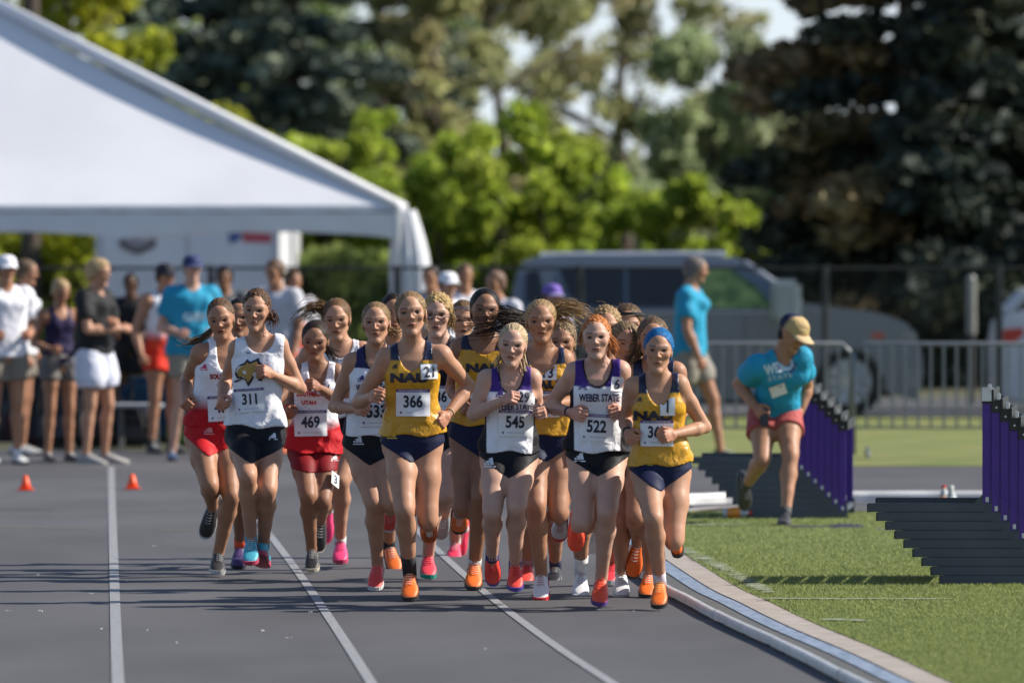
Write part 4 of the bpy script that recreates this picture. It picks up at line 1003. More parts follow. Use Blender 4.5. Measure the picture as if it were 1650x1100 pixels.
# willow like and bare trees further away
broad_tree('tall thin olive tree with sky showing through, left of centre', 800, 165, 8.6, 2.6, OL, 9000, .11, 81, zc=.30, clumps=34, cr=(.10, .26))
broad_tree('brownish tree just coming into leaf, top centre', 1010, 172, 9.6, 2.8, OL, 7500, .11, 87, zc=.46, clumps=30, cr=(.10, .22))
broad_tree('olive brown tree behind the tall dark pine', 690, 158, 7.4, 1.6, OL, 8000, .11, 83, zc=.10, clumps=30)
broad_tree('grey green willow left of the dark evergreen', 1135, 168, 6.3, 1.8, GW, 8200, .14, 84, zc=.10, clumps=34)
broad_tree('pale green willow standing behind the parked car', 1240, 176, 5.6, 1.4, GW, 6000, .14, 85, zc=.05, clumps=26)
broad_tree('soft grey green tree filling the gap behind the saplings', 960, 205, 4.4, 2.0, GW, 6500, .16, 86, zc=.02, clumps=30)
# dense evergreen on the left and the big dark one on the right
def evergreen(label, px, d, h, rad, n, seed, tiers=15, cols=DC, dead=0, z0=.3, size=.13, droop=.35, dens=1.0, gap=0.0):
    rs = np.random.default_rng(seed); x = (px - 825) / FOC * d; root = thing('evergreen_tree', label, 'tree', (x, d, 0))
    mb = MB(); mb.tube([(x, d, -.1), (x + .05, d, h * .5), (x, d, h * .98)], [rad * .075, rad * .05, .02], 9)
    cl = []; cd = []
    for i in range(tiers):
        t = i / (tiers - 1); z = z0 + (h - z0) * t; R0 = rad * (1 - .80 * t ** 1.3) * rs.uniform(.8, 1.12)
        for k in range(int(7 + 5 * (1 - t))):
            a = rs.uniform(0, 6.28)
            if rs.uniform() < gap * (t * 1.0 + .9 * (t > .6)): continue
            R1 = R0 * rs.uniform(.7, 1.1); e = np.array((x + R1 * math.cos(a), d + R1 * math.sin(a), z - droop * R1 * .35 + .12 * R1)); b = np.array((x, d, z)); m = (b + e) / 2 + np.array((0, 0, .1 * R1))
            mb.tube([b, m, e], [rad * .016, rad * .010, rad * .004], 4, False)
            isdead = dead and (math.cos(a) < -.35 and t < .62 and rs.uniform() < dead)
            for q in (.35, .6, .82, 1.0):
                p = b * (1 - q) + e * q + np.array((0, 0, .1 * R1 * 4 * q * (1 - q))); r = R1 * .17 * (1.25 - .4 * q) + .12
                (cd if isdead else cl).append((p[0], p[1], p[2], r, r * .52, r * r))
    mb.build('trunk', M_bark, root)
    v, f, c = leaves(cl, n, size, cols, rs, squash=.5); mesh_np('crown', v, f, M_need, root, False, c)
    if cd: v, f, c = leaves(cd, int(n * .22), size * .9, [(.16, .11, .05), (.20, .14, .06), (.11, .08, .04), (.14, .12, .05)], rs, squash=.5); mesh_np('dead_boughs', v, f, M_need, root, False, c)
    return root
evergreen('dark blue green conifer behind the slope of the tent', 330, 156, 9.4, 3.0, 24000, 3, z0=.2, size=.16, cols=DB)
evergreen('very dark conifer in the upper left, right of the tent peak', 470, 152, 9.8, 2.6, 24000, 4, z0=.2, size=.16, cols=DB)
evergreen('dark olive conifer left of the bare brown tree', 610, 160, 9.0, 2.2, 15000, 5, z0=.2, cols=DB + [(.12, .12, .06)])
evergreen('huge dark evergreen with brown dead boughs at its left side', 1455, 118, 9.5, 2.75, 42000, 6, tiers=21, dead=.55, z0=.15, gap=.30)
evergreen('second dark evergreen at the right edge of the picture', 1700, 121, 9.5, 2.5, 32000, 8, tiers=19, z0=.1, gap=.35)
evergreen('smaller dark evergreen between the two big ones', 1580, 127, 5.6, 2.4, 24000, 9, tiers=16, z0=.05)
evergreen('low dark evergreen left of the big one, with brown lower boughs', 1290, 126, 3.3, 1.3, 9000, 10, tiers=14, dead=.8, z0=.05, cols=DC + [(.10, .085, .04)])
def far_wood():
    rs = np.random.default_rng(5); cl = []
    for i in range(420):
        x = rs.uniform(-30, 30); r = rs.uniform(.8, 1.8); cl.append((x, 235 + rs.uniform(-4, 4), rs.uniform(0, 8.5 if x < -1 else (3.0 if abs(x - 2.3) > 1.5 else 2.2)), r, r * .8, r * r))
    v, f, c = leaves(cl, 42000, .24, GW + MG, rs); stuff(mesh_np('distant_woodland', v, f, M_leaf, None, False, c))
far_wood()
# ------------------------------------------------------------------ the runners
RG = 'pack of distance runners on the track'
ORANGE = (.85, .16, .02); CORAL = (.80, .07, .06); PINK = (.75, .05, .18)
BLOND = (.30, .19, .085); DBLOND = (.17, .105, .05); BROWN = (.065, .036, .020); DKBR = (.022, .013, .009); BLACKH = (.010, .007, .007)
def nau(): return [('singlet', col_nau, M_satin, 'singlet'), ('briefs', solid(NAVY), M_dark, 'briefs')]
def weber(cf=col_weber): return [('singlet', cf, M_cloth, 'singlet'), ('briefs', solid(BLACK), M_dark, 'briefs')]
R_ = {}
def runner(key, **k): k.setdefault('group', RG); k['seed'] = len(R_) + 3; R_[key] = k
runner('A', s=280, H=1.66, label='runner in white and red singlet number 472 and red briefs, leftmost of the pack', tw=-.03, skin='mid', face=(-4, 14, 6), mouth=1,
  J=dict(hd=(356, 513), nk=(362, 550), sA=(322, 570), sB=(392, 566), eA=(300, 612, '-'), wA=(298, 640, '+'), eB=(400, 618, '-'), wB=(388, 640, '+'), hA=(321, 706), hB=(362, 704),
    kA=(338, 783, '+'), aA=(342, 815, '-'), tA=(329, 864, '-'), kB=(372, 800, '+'), aB=(352, 890, '-'), tB=(352, 924, '+')), 
  wear=[('singlet', col_suu, M_cloth, 'singlet'), ('briefs', solid(RED), M_dark, 'briefs')], fit=dict(nd=.17, nw=.058, strap=.098, hem=.06, legk=.55, legz=-.09),
  shoes=dict(c=(.02, .02, .022), c2=(.35, .35, .36), s=(.4, .4, .4)), hair=dict(c=BROWN, c2=(.22, .13, .07), tails=[([(-.05, -.07, -.06), (-.13, -.10, -.115), (-.19, -.08, -.13), (-.235, -.06, -.10)], 46, .010, .026)]))
runner('B', s=283, H=1.70, label='tall curly haired runner in white tank 311 with gold bobcat head, light blue shoes', skin='light', face=(-6, 6, -4), mouth=.2, neck=.9,
  J=dict(hd=(413, 500), nk=(419, 545), sA=(383, 563), sB=(449, 556), eA=(364, 612, '-'), wA=(356, 640, '+'), eB=(484, 626, '-'), wB=(440, 604, '+'), hA=(388, 704), hB=(433, 704),
    kA=(399, 768, '+'), aA=(404, 868, '-'), tA=(402, 908, '+'), kB=(431, 790, '+'), aB=(424, 878, '-'), tB=(422, 914, '-')),
  wear=[('singlet', col_bobcat, M_cloth, 'singlet'), ('briefs', solid(BLACK), M_dark, 'shorts')], fit=dict(nd=.085, nw=.078, strap=.135, arm=.105, hem=.065, flare=.006, legk=.50, legz=-.12),
  shoes=dict(c=(.06, .36, .48), c2=(.5, .6, .65), s=(.45, .05, .10), sock=(.07, .28, .40), sh=.03), curl=.95,
  hair=dict(c=(.045, .022, .012), c2=(.17, .08, .035), curly=1, vol=.004, fly=60, flen=.035, tails=[([(.07, -.02, -.02), (.088, .0, -.03), (.092, .0, -.055), (.080, .0, -.075)], 60, .014, .018, 'curls')]))
runner('C', s=274, H=1.66, label='dark haired runner almost hidden behind the tall runner number 311, orange socks', skin='tan', face=(-5, 5, 0), tw=0, res=.011,
  J=dict(hd=(386, 512)), wear=nau(), shoes=dict(c=(.06, .04, .13), c2=(.2, .1, .3), s=(.02, .02, .03), sock=(.75, .10, .03), sh=.07), hair=dict(c=BLACKH, fly=6))
R_['C']['J'].update(kA=(388, 800, '+'), aA=(387, 880, '-'), tA=(382, 915, '+'))
runner('D', s=277, H=1.55, label='short dark haired runner in white and red kit number 469', skin='tan', face=(-4, 15, -3), mouth=.2, hs=1.02,
  J=dict(hd=(508, 548), nk=(513, 588), sA=(485, 602), sB=(542, 601), eA=(470, 645, '-'), wA=(464, 660, .12), eB=(545, 644, .05), wB=(515, 625, .20), hA=(487, 726), hB=(524, 726),
    kA=(496, 800, '+'), aA=(502, 884, '-'), tA=(502, 914, .16), kB=(520, 808, '+'), aB=(517, 838, '-'), tB=(514, 888, '-')),
  wear=[('singlet', col_suu, M_cloth, 'singlet'), ('briefs', solid(DKRED), M_dark, 'shorts')], fit=dict(nd=.16, nw=.060, strap=.105, hem=.0, flare=.012, legk=.10, legz=-.115),
  shoes=dict(c=(.02, .02, .022), c2=(.4, .4, .4), s=(.45, .40, .33)), hair=dict(c=DKBR, c2=(.05, .03, .02), tails=[([(.05, -.06, -.05), (.09, -.06, -.09), (.13, -.05, -.13)], 40, .012, .02)]))
runner('E', s=269, H=1.70, label='brown haired runner in plain white singlet with long ponytail flying to the left', skin='light', face=(-4, 12, 3), mouth=.5, res=.010,
  J=dict(hd=(543, 513), nk=(548, 553), sA=(497, 572), sB=(585, 566), hA=(540, 690), hB=(580, 690), kB=(549, 776, '+'), aB=(548, 872, '-'), tB=(550, 906, '+'), kA=(530, 790, '+'), aA=(528, 820, '-'), tA=(523, 872, '-')), mir=1,
  wear=[('singlet', col_white, M_cloth, 'singlet'), ('briefs', solid(BLACK), M_dark, 'briefs')], fit=dict(nw=.075, nd=.09, strap=.11),
  shoes=dict(c=PINK, c2=(.5, .05, .12), s=(.5, .05, .12), sock=(.6, .6, .62), sh=.035), hair=dict(c=(.075, .04, .02), c2=(.26, .14, .06), tails=[([(-.05, -.06, .03), (-.10, -.07, .055), (-.17, -.06, .045), (-.225, -.05, .0)], 80, .018, .030)]))
runner('F', s=291, H=1.62, label='runner in white and navy singlet number 533 with pinkish red shoes, left of number 366', skin='light', face=(-3, 3, 2), mouth=.2,
  J=dict(hd=(606, 520), nk=(606, 562), sA=(567, 585), sB=(638, 580), eA=(538, 655, '-'), wA=(571, 658, '+'), eB=(655, 640, '-'), wB=(640, 655, '+'), hA=(578, 722), hB=(618, 722),
    kA=(603, 812, '+'), aA=(608, 908, '-'), tA=(602, 949, '+'), kB=(631, 812, '+'), aB=(628, 822, '-'), tB=(628, 850, '-')),
  wear=weber(col_weber_plain), fit=dict(nd=.12, nw=.060), shoes=dict(c=CORAL, c2=(.7, .2, .2), s=(.6, .6, .6)), hair=dict(c=DBLOND, c2=BLOND, tails=[([(.06, -.05, -.04), (.09, -.04, -.06), (.13, -.03, -.06)], 40, .014, .02)]))
runner('G', s=301, H=1.72, label='runner in gold NAU singlet 366 with tag 21 and black socks', skin='light', face=(0, 2, 4), mouth=.9,
  J={k: v for k, v in G_T.items()}, wear=nau(), fit=dict(nd=.135, nw=.070, strap=.108, arm=.12, hem=.055),
  shoes=dict(c=ORANGE, c2=(.85, .55, .45), s=(.03, .03, .03)), hair=dict(c=DBLOND, c2=(.34, .22, .11), fly=60, flen=.05, tails=[([(.05, -.06, -.03), (.07, -.02, -.06), (.075, .0, -.10)], 20, .010, .012)]), wristband=1)
R_['G']['shoeA'] = dict(c=ORANGE, c2=(.85, .55, .45), s=(.03, .03, .03), sock=(.012, .012, .014), sh=.12)
R_['G']['shoeB'] = dict(c=ORANGE, c2=(.8, .7, .6), s=ORANGE)
runner('H', s=274, H=1.68, label='dark haired runner mostly hidden between number 533 and number 366, orange and black shoe', skin='mid', face=(6, 8, 0), res=.011, mir=0,
  J=dict(hd=(634, 505), kA=(626, 800, '+'), aA=(627, 878, '-'), tA=(637, 922, '+')), wear=weber(), shoes=dict(c=ORANGE, c2=(.02, .02, .02), s=(.015, .015, .02), sock=(.01, .01, .012), sh=.05), hair=dict(c=DKBR, fly=8))
runner('I', s=283, H=1.72, label='curly blonde runner with glasses in dark grey and black singlet behind number 366', skin='fair', face=(-6, 6, 0), mouth=.7, mir=1, glasses=1, tw=.03,
  J=dict(hd=(705, 507), nk=(708, 549), sA=(676, 566), sB=(741, 563), eB=(770, 610, '-'), wB=(722, 618, '+'), hA=(690, 700), hB=(728, 704), kB=(718, 800, '+'), aB=(716, 826, '-'), tB=(711, 862, '-'), kA=(697, 808, '+'), aA=(690, 893, '-'), tA=(689, 930, '+')),
  wear=[('singlet', col_ivy, M_cloth, 'singlet'), ('briefs', solid(BLACK), M_dark, 'briefs')], fit=dict(strap=.115, nw=.06, nd=.09),
  shoes=dict(c=(.7, .05, .08), c2=(.4, .02, .05), s=(.02, .22, .18)), hair=dict(c=(.28, .17, .06), c2=(.62, .44, .20), curly=1, vol=.007, fly=70, flen=.04, tails=[([(.06, .0, .02), (.075, .0, -.03), (.07, .0, -.07)], 40, .012, .015, 'curls')]))
R_['I']['shoeB'] = dict(c=(.3, .3, .32), c2=(.6, .6, .6), s=(.25, .25, .25))
runner('J', s=264, H=1.66, label='brown haired runner with headband and pearl earring, half hidden left of the tall gold runner', skin='light', face=(4, 6, 0), mouth=.3, mir=0, res=.010,
  J=dict(hd=(746, 515), nk=(748, 553), kA=(740, 812, '+'), aA=(746, 850, '-'), tA=(736, 898, '-'), kB=(733, 812, '+'), aB=(733, 872, '-'), tB=(732, 905, '+')), wear=weber(), fit=dict(nw=.07),
  shoes=dict(c=(.75, .04, .10), c2=(.10, .03, .03), s=(.7, .25, .25), sock=(.6, .6, .6), sh=.03), hair=dict(c=BROWN, c2=(.30, .18, .08), vol=.003, tails=[([(-.05, -.05, 0), (-.085, -.02, -.03), (-.08, .0, -.09)], 40, .014, .018)]))
runner('K', s=291, H=1.78, label='tall black haired runner in gold singlet whose long dark ponytail blows across her face', skin='tan', face=(4, 4, -3), mouth=.2, tw=.0,
  J=dict(hd=(781, 500), nk=(780, 541), sA=(742, 562), sB=(818, 560), hA=(752, 706), hB=(795, 706), eA=(728, 625, '-'), wA=(745, 650, '+'), kA=(748, 818, '+'), aA=(741, 826, '-'), tA=(738, 852, '-'), kB=(775, 800, '+'), aB=(765, 906, '-'), tB=(764, 949, '+')),
  wear=nau(), fit=dict(nd=.10, nw=.085, strap=.115), shoes=dict(c=ORANGE, c2=(.8, .5, .4), s=(.03, .03, .03), sock=(.5, .5, .5), sh=.03), hair=dict(c=BLACKH, c2=(.03, .018, .012), fly=20,
  tails=[([(.07, -.06, .0), (.13, .03, -.03), (.20, .16, -.06), (.10, .22, -.055), (-.01, .22, -.08), (-.12, .21, -.10)], 120, .018, .042), ([(.20, .15, -.05), (.13, .21, -.02), (.05, .22, -.01)], 90, .020, .016)]))
runner('L', s=304, H=1.60, label='short blonde runner in white and purple singlet number 545 with tag 29, red shoes', skin='fair', face=(-3, 8, -5), mouth=.4, tw=.0, hs=.98,
  J=dict(hd=(826, 555), nk=(824, 598), sA=(784, 612), sB=(857, 610), eA=(762, 668, .08), wA=(808, 646, .215), eB=(868, 664, '-'), wB=(876, 664, .40), hA=(800, 742), hB=(840, 738),
    kA=(793, 826, '+'), aA=(793, 896, '-'), tA=(793, 938, '-'), kB=(832, 818, '+'), aB=(830, 908, '-'), tB=(832, 950, '+')),
  wear=weber(), fit=dict(nd=.118, nw=.064, hem=.05, legk=.62), shoes=dict(c=(.80, .06, .04), c2=(.6, .05, .05), s=(.06, .05, .25), sock=(.03, .03, .15), sh=.03),
  hair=dict(c=(.32, .22, .12), c2=(.70, .54, .33), ridge=38, amp=.0015, tails=[([(-.05, -.03, -.06), (-.07, -.01, -.10), (-.075, .0, -.13)], 26, .008, .012, 'braid'), ([(.05, -.03, -.06), (.06, -.01, -.10), (.075, .0, -.14)], 26, .008, .012, 'braid')]))
R_['L']['wB_dir'] = 1
runner('M', s=299, H=1.72, label='blonde runner in gold singlet with tag 13, full ponytail streaming to the right, white shoes', skin='mid', face=(0, 5, 2), mouth=.3, mir=1,
  J=dict(hd=(872, 518), nk=(874, 563), sA=(836, 580), sB=(908, 580), eB=(928, 646, .02), wB=(902, 650, .19), eA=(820, 640, '-'), wA=(850, 655, '+'), hA=(860, 714), hB=(900, 714), kA=(864, 815, '+'), aA=(872, 924, '-'), tA=(870, 967, '+'), kB=(899, 826, '+'), aB=(902, 836, '-'), tB=(903, 864, '-')),
  wear=nau(), fit=dict(nd=.125, nw=.085, strap=.115, hem=.05), shoes=dict(c=(.72, .70, .70), c2=(.5, .3, .3), s=(.60, .03, .04)),
  hair=dict(c=(.20, .12, .055), c2=(.55, .38, .19), fly=50, flen=.045, tails=[([(.045, -.05, .035), (.095, -.05, .060), (.155, -.03, .058), (.215, -.02, .022)], 240, .020, .022), ([(.06, -.03, .04), (.11, -.02, .02), (.15, -.01, -.03)], 50, .018, .028)]))
runner('N', s=284, H=1.62, label='curly haired runner with only eyes and forehead showing right of the runner tagged 13', skin='mid', face=(-6, 8, 0), res=.011, mir=1,
  J=dict(hd=(906, 550), kB=(893, 840, '+'), aB=(895, 912, '-'), tB=(893, 940, '+'), kA=(850, 830, '+'), aA=(850, 908, '-'), tA=(845, 942, '+')), wear=nau(), shoes=dict(c=(.02, .02, .025), c2=(.4, .4, .4), s=(.3, .3, .3), sock=(.02, .025, .06), sh=.07), hair=dict(c=(.10, .06, .035), c2=(.36, .25, .13), curly=1, vol=.006, fly=50))
R_['N']['shoeA'] = dict(c=(.8, .07, .05), c2=(.5, .05, .05), s=(.6, .1, .1), sock=(.4, .2, .2), sh=.06)
runner('U', s=296, H=1.66, label='sandy haired runner behind the red haired runner, white shoes and long white socks', skin='light', face=(4, 5, 0), res=.011,
  J=dict(hd=(976, 528), kA=(936, 832, '+'), aA=(936, 922, '-'), tA=(934, 962, '+'), hA=(945, 730), hB=(985, 730), kB=(955, 838, '+'), aB=(957, 850, '-'), tB=(955, 885, '-')), wear=weber(), shoes=dict(c=(.75, .75, .77), c2=(.55, .55, .6), s=(.7, .7, .7), sock=(.75, .75, .75), sh=.12), hair=dict(c=(.20, .12, .06), c2=(.5, .34, .16), curly=1, vol=.004, fly=40))
runner('P', s=306, H=1.66, label='red haired runner in WEBER STATE singlet number 522 with tag 6', skin='fair', face=(-4, 2, 2), mouth=.5, hs=1.0,
  J=dict(hd=(961, 545), nk=(963, 588), sA=(926, 600), sB=(1000, 598), eA=(884, 655, '-'), wA=(920, 664, '+'), eB=(1012, 655, '-'), wB=(1001, 662, '+'), hA=(940, 738), hB=(984, 736),
    kA=(939, 842, '+'), aA=(930, 848, '-'), tA=(926, 880, '-'), kB=(978, 826, '+'), aB=(969, 930, '-'), tB=(967, 974, '+')),
  wear=weber(), fit=dict(nd=.112, nw=.070, strap=.118, hem=.04, flare=.014), shoes=dict(c=(.85, .09, .04), c2=(.7, .1, .05), s=(.09, .05, .20)), armrot=0,
  hair=dict(c=(.30, .085, .02), c2=(.70, .28, .08), vol=.003, fly=60, flen=.05, curly=1, tails=[([(.06, .0, .0), (.085, .0, -.03), (.09, .0, -.08)], 46, .014, .022, 'side_hair'), ([(-.065, .01, .03), (-.08, .01, .0), (-.075, .01, -.035)], 20, .008, .010, 'side_hair')]))
R_['P']['shoeA'] = dict(c=(.85, .09, .04), c2=(.8, .1, .05), s=(.85, .09, .04))
runner('Q', s=289, H=1.78, label='tall runner with black headband, only the forehead showing behind the others', skin='mid', face=(0, 6, 0), res=.011, glasses=1, mir=1,
  J=dict(hd=(1011, 525), kB=(990, 830, '+'), aB=(988, 905, '-'), tB=(982, 940, '+')), wear=weber(), shoes=dict(c=(.7, .04, .06), c2=(.5, .05, .05), s=(.5, .5, .5)), hair=dict(c=BROWN, c2=(.20, .12, .06), vol=.003, fly=40), headband=1)
runner('R', s=297, H=1.64, label='runner with windblown light brown hair over her face, right of number 522', skin='light', face=(8, 8, 0), mouth=.8, res=.010,
  J=dict(hd=(1008, 553), kA=(1001, 838, '+'), aA=(1001, 922, '-'), tA=(1000, 962, '+'), hA=(995, 735), hB=(1030, 735)), wear=nau(), shoes=dict(c=(.7, .7, .72), c2=(.03, .03, .03), s=(.55, .55, .55), sock=(.5, .5, .5), sh=.03),
  hair=dict(c=(.10, .06, .03), c2=(.42, .29, .16), vol=.004, fly=40, tails=[([(.03, .06, .07), (.05, .105, .02), (.04, .112, -.04), (-.01, .11, -.085)], 34, .014, .018, 'windblown_hair'), ([(.07, .0, .0), (.085, .03, -.05), (.07, .06, -.10)], 30, .012, .018, 'windblown_hair')]))
runner('S', s=298, H=1.70, label='brown haired runner in gold singlet directly behind the blue haired runner', skin='mid', face=(0, 5, 0), res=.010,
  J=dict(hd=(1052, 546), nk=(1053, 586), sA=(1018, 600), sB=(1090, 600), eB=(1110, 650, '-'), wB=(1100, 668, '+'), kA=(1024, 832, '+'), aA=(1028, 872, '-'), tA=(1018, 928, '-'), hA=(1036, 740), hB=(1070, 740), kB=(1048, 838, '+'), aB=(1046, 922, '-'), tB=(1043, 962, '+')),
  wear=nau(), fit=dict(nw=.06), shoes=dict(c=ORANGE, c2=(.85, .75, .7), s=(.03, .03, .03), sock=(.5, .45, .5), sh=.03), hair=dict(c=(.06, .035, .02), c2=(.24, .15, .08), vol=.002, fly=50, flen=.04, tails=[([(-.05, -.05, -.05), (-.09, -.02, -.09), (-.13, .0, -.13)], 36, .012, .018)]))
runner('T', s=308, H=1.62, label='runner with short bright blue hair in gold NAU singlet with tag 1 and orange shoes', skin='light', face=(-2, 6, -3), mouth=.1, hs=.98,
  J=dict(hd=(1061, 564), nk=(1061, 608), sA=(1021, 624), sB=(1094, 620), eA=(1007, 676, '-'), wA=(1012, 698, '+'), eB=(1136, 688, '-'), wB=(1088, 699, '+'), hA=(1041, 760), hB=(1088, 760),
    kA=(1053, 836, '+'), aA=(1063, 936, '-'), tA=(1060, 978, '+'), kB=(1086, 872, '+'), aB=(1088, 868, '-'), tB=(1086, 850, '-')),
  wear=nau(), fit=dict(nd=.150, nw=.070, strap=.108, hem=.045, legk=.62, legz=-.085), shoes=dict(c=ORANGE, c2=(.9, .6, .2), s=(.03, .03, .03), sock=(.55, .50, .55), sh=.06),
  hair=dict(c=(.01, .09, .26), c2=(.02, .22, .52), vol=.004, fly=30, flen=.012, amp=.0030, ridge=70, low=.003))
for key in R_: build_person(R_[key])
# numbers, names and marks on the kit
def sp(k): return R_[k]
INK = (.010, .012, .03)
bib(sp('A'), 362, 657, '472', .185, .05); three_bars(sp('A'), 330, 589, .042, (.55, .02, .12)); lettering(sp('A'), 'SOUTHERN', 363, 606, .17, .030, (.28, .01, .02), bold=.05); lettering(sp('A'), 'UTAH', 363, 621, .085, .028, (.28, .01, .02), bold=.05)
three_bars(sp('A'), 338, 690, .055, (.65, .25, .25), '_bot')
bib(sp('B'), 403, 644, '311', .170, .07)
lettering(sp('B'), 'H', 401, 568, .018, .013, INK); lettering(sp('B'), 'BIG SKY', 427, 569, .045, .016, (.25, .25, .3), rot=.12, bold=0); three_bars(sp('B'), 441, 700, .045, (.7, .7, .75), '_bot')
cat_pts = [(-.50, .02), (-.44, .22), (-.30, .34), (-.16, .38), (-.06, .50), (.02, .40), (.16, .44), (.30, .50), (.33, .36), (.44, .22), (.50, .04), (.44, -.06), (.34, -.02), (.40, -.16), (.32, -.30), (.20, -.26), (.24, -.12), (.10, -.10), (.02, -.26), (-.12, -.44), (-.20, -.20), (-.34, -.12), (-.44, -.14)]
c_, s_ = math.cos(.12), math.sin(.12)
o, cl = sp('B')['_top']
v, f = poly2([(x * 1.10, z * 1.12) for x, z in cat_pts]); a = cl.drape('emblem', v, f, 405, 601, .165, .150, flat(INK), o, .005, .1)
v, f = poly2(cat_pts[:16] + cat_pts[16:]); cl.drape('emblem', v, f, 404, 600, .150, .125, flat((.42, .27, .07)), o, .0075, .1)
v, f = poly2([(.0, .1), (.2, .16), (.42, .10), (.30, .0), (.36, -.1), (.16, -.04), (.05, -.2), (-.02, -.02)]); cl.drape('emblem', v, f, 409, 603, .12, .11, flat((.70, .70, .72)), o, .0095, .1)
v, f = poly2([(-.5, -.1), (-.1, .1), (.5, .4), (.45, .2), (0, -.15), (-.3, -.4)]); cl.drape('emblem', v, f, 385, 612, .06, .03, flat(INK), o, .0095, .1)
bib(sp('D'), 501, 681, '469', .190, .02); lettering(sp('D'), 'SOUTHERN', 499, 634, .15, .028, RED, bold=.05); lettering(sp('D'), 'UTAH', 498, 648, .085, .026, RED, bold=.05); num_tag(sp('D'), 524, 625, '51', .085, -.15)
three_bars(sp('D'), 540, 735, .04, (.5, .4, .4), '_bot')
bib(sp('F'), 607, 664, '533', .195); lettering(sp('F'), 'WEBER STATE', 604, 623, .205, .042, (.02, .015, .07), rot=.06, bold=.032); three_bars(sp('F'), 583, 607, .042, PURPLE); three_bars(sp('F'), 578, 706, .055, (.6, .6, .62), '_bot'); num_tag(sp('F'), 628, 607, '7', .07)
bib(sp('G'), 666, 648, '366', .182); lettering(sp('G'), 'NAU', 660, 608, .205, .052, INK, bold=.06); three_bars(sp('G'), 637, 588, .028, INK); num_tag(sp('G'), 692, 598, '21', .088, .05)
three_bars(sp('G'), 632, 697, .05, (.6, .42, .03), '_bot'); lettering(sp('G'), 'BIG SKY', 684, 588, .055, .018, (.03, .35, .45), bold=.05)
bib(sp('I'), 706, 640, '436', .175)
lettering(sp('K'), 'NAU', 780, 592, .20, .050, INK, bold=.06); bib(sp('K'), 782, 640, '362', .18)
bib(sp('L'), 830, 681, '545', .175, -.02); lettering(sp('L'), 'WEBER STATE', 828, 654, .205, .036, (.02, .015, .07), bold=.032); three_bars(sp('L'), 806, 631, .046, PURPLE); three_bars(sp('L'), 789, 741, .058, (.65, .65, .68), '_bot'); num_tag(sp('L'), 844, 639, '29', .085, -.08)
lettering(sp('M'), 'NAU', 872, 618, .20, .054, INK, bold=.06); bib(sp('M'), 874, 650, '371', .18); num_tag(sp('M'), 883, 599, '13', .092)
bib(sp('P'), 961, 688, '522', .178, -.05); lettering(sp('P'), 'WEBER STATE', 965, 640, .212, .042, (.02, .015, .07), bold=.032); three_bars(sp('P'), 939, 619, .044, PURPLE); num_tag(sp('P'), 994, 618, '6', .062, -.1); three_bars(sp('P'), 934, 733, .055, (.65, .65, .68), '_bot')
bib(sp('T'), 1058, 697, '363', .172); lettering(sp('T'), 'NAU', 1052, 669, .205, .052, INK, bold=.06); three_bars(sp('T'), 1030, 641, .028, INK); num_tag(sp('T'), 1075, 654, '1', .078); three_bars(sp('T'), 1047, 743, .030, (.6, .42, .03), '_bot')
# small things worn: wristbands, watch, headbands, earring, number patches on the thigh
def wristband(k, c, col, w=.012, name='wristband'):
    q = sp(k); P = q['_P']; a = P['w' + c] + (P['e' + c] - P['w' + c]) * .06; d = nrm(P['e' + c] - P['w' + c])
    ring_tube(name, a, a + d * w, .027, .028, col, q['_root'])
wristband('L', 'B', (.01, .01, .02)); wristband('D', 'A', (.5, .02, .03), .02); wristband('P', 'A', (.03, .02, .06)); wristband('T', 'A', (.015, .015, .02), .02, 'watch'); wristband('G', 'B', (.35, .22, .13), .008)
def headband(k, z0, w, col, rad=1.0, tilt=.0):
    q = sp(k); C = q['_P']['hd']; R = q['_R']; hs = q['_hs']; mb = MB()
    pts = [C + (R[0] * .084 * rad * math.sin(a) + R[1] * (-.012 + .103 * rad * math.cos(a)) + R[2] * (z0 + tilt * math.cos(a))) * hs for a in np.linspace(0, 2 * math.pi, 25)]
    for p, r in zip(pts[:-1], pts[1:]):
        mb.add([p - R[2] * w / 2, r - R[2] * w / 2, r + R[2] * w / 2, p + R[2] * w / 2], [(0, 1, 2, 3)])
    mb.build('headband', flat(col), q['_root'], True)
headband('Q', .055, .016, (.012, .010, .012), 1.02, .012); headband('J', .062, .020, (.25, .18, .17), 1.0, .010)
def P_u(q): return q['H'] / 1.65
def thigh_patch(k, c, txt, t=.35, side=1):
    q = sp(k); P = q['_P']; h, kk = P['h' + c], P['k' + c]; d = nrm(kk - h); p = h + (kk - h) * t; sd = 1 if c == 'B' else -1
    out = nrm(np.array((sd * .72, -.69, 0))); p = p + out * .101 * P_u(q); x = nrm(np.cross(out, -d)); x = x if x[0] * 1 > 0 or True else -x
    if x[0] < 0: x = -x
    z = -d; V = [p + x * a * .034 + z * b * .045 for a, b in ((-1, -1), (1, -1), (1, 1), (-1, 1))]
    o = mesh_np('thigh_number_patch', V, [[0, 1, 2, 3]], M_bib, q['_root'])
    v, f, a = text_mesh(txt, .02); v3 = np.array([p + out * .003 + x * vv[0] * .06 + z * vv[1] * .06 for vv in v]); mesh_np('number', v3, f, M_print, o)
thigh_patch('D', 'B', '3', .56); thigh_patch('I', 'B', '2', .32); thigh_patch('M', 'B', '1', .22)
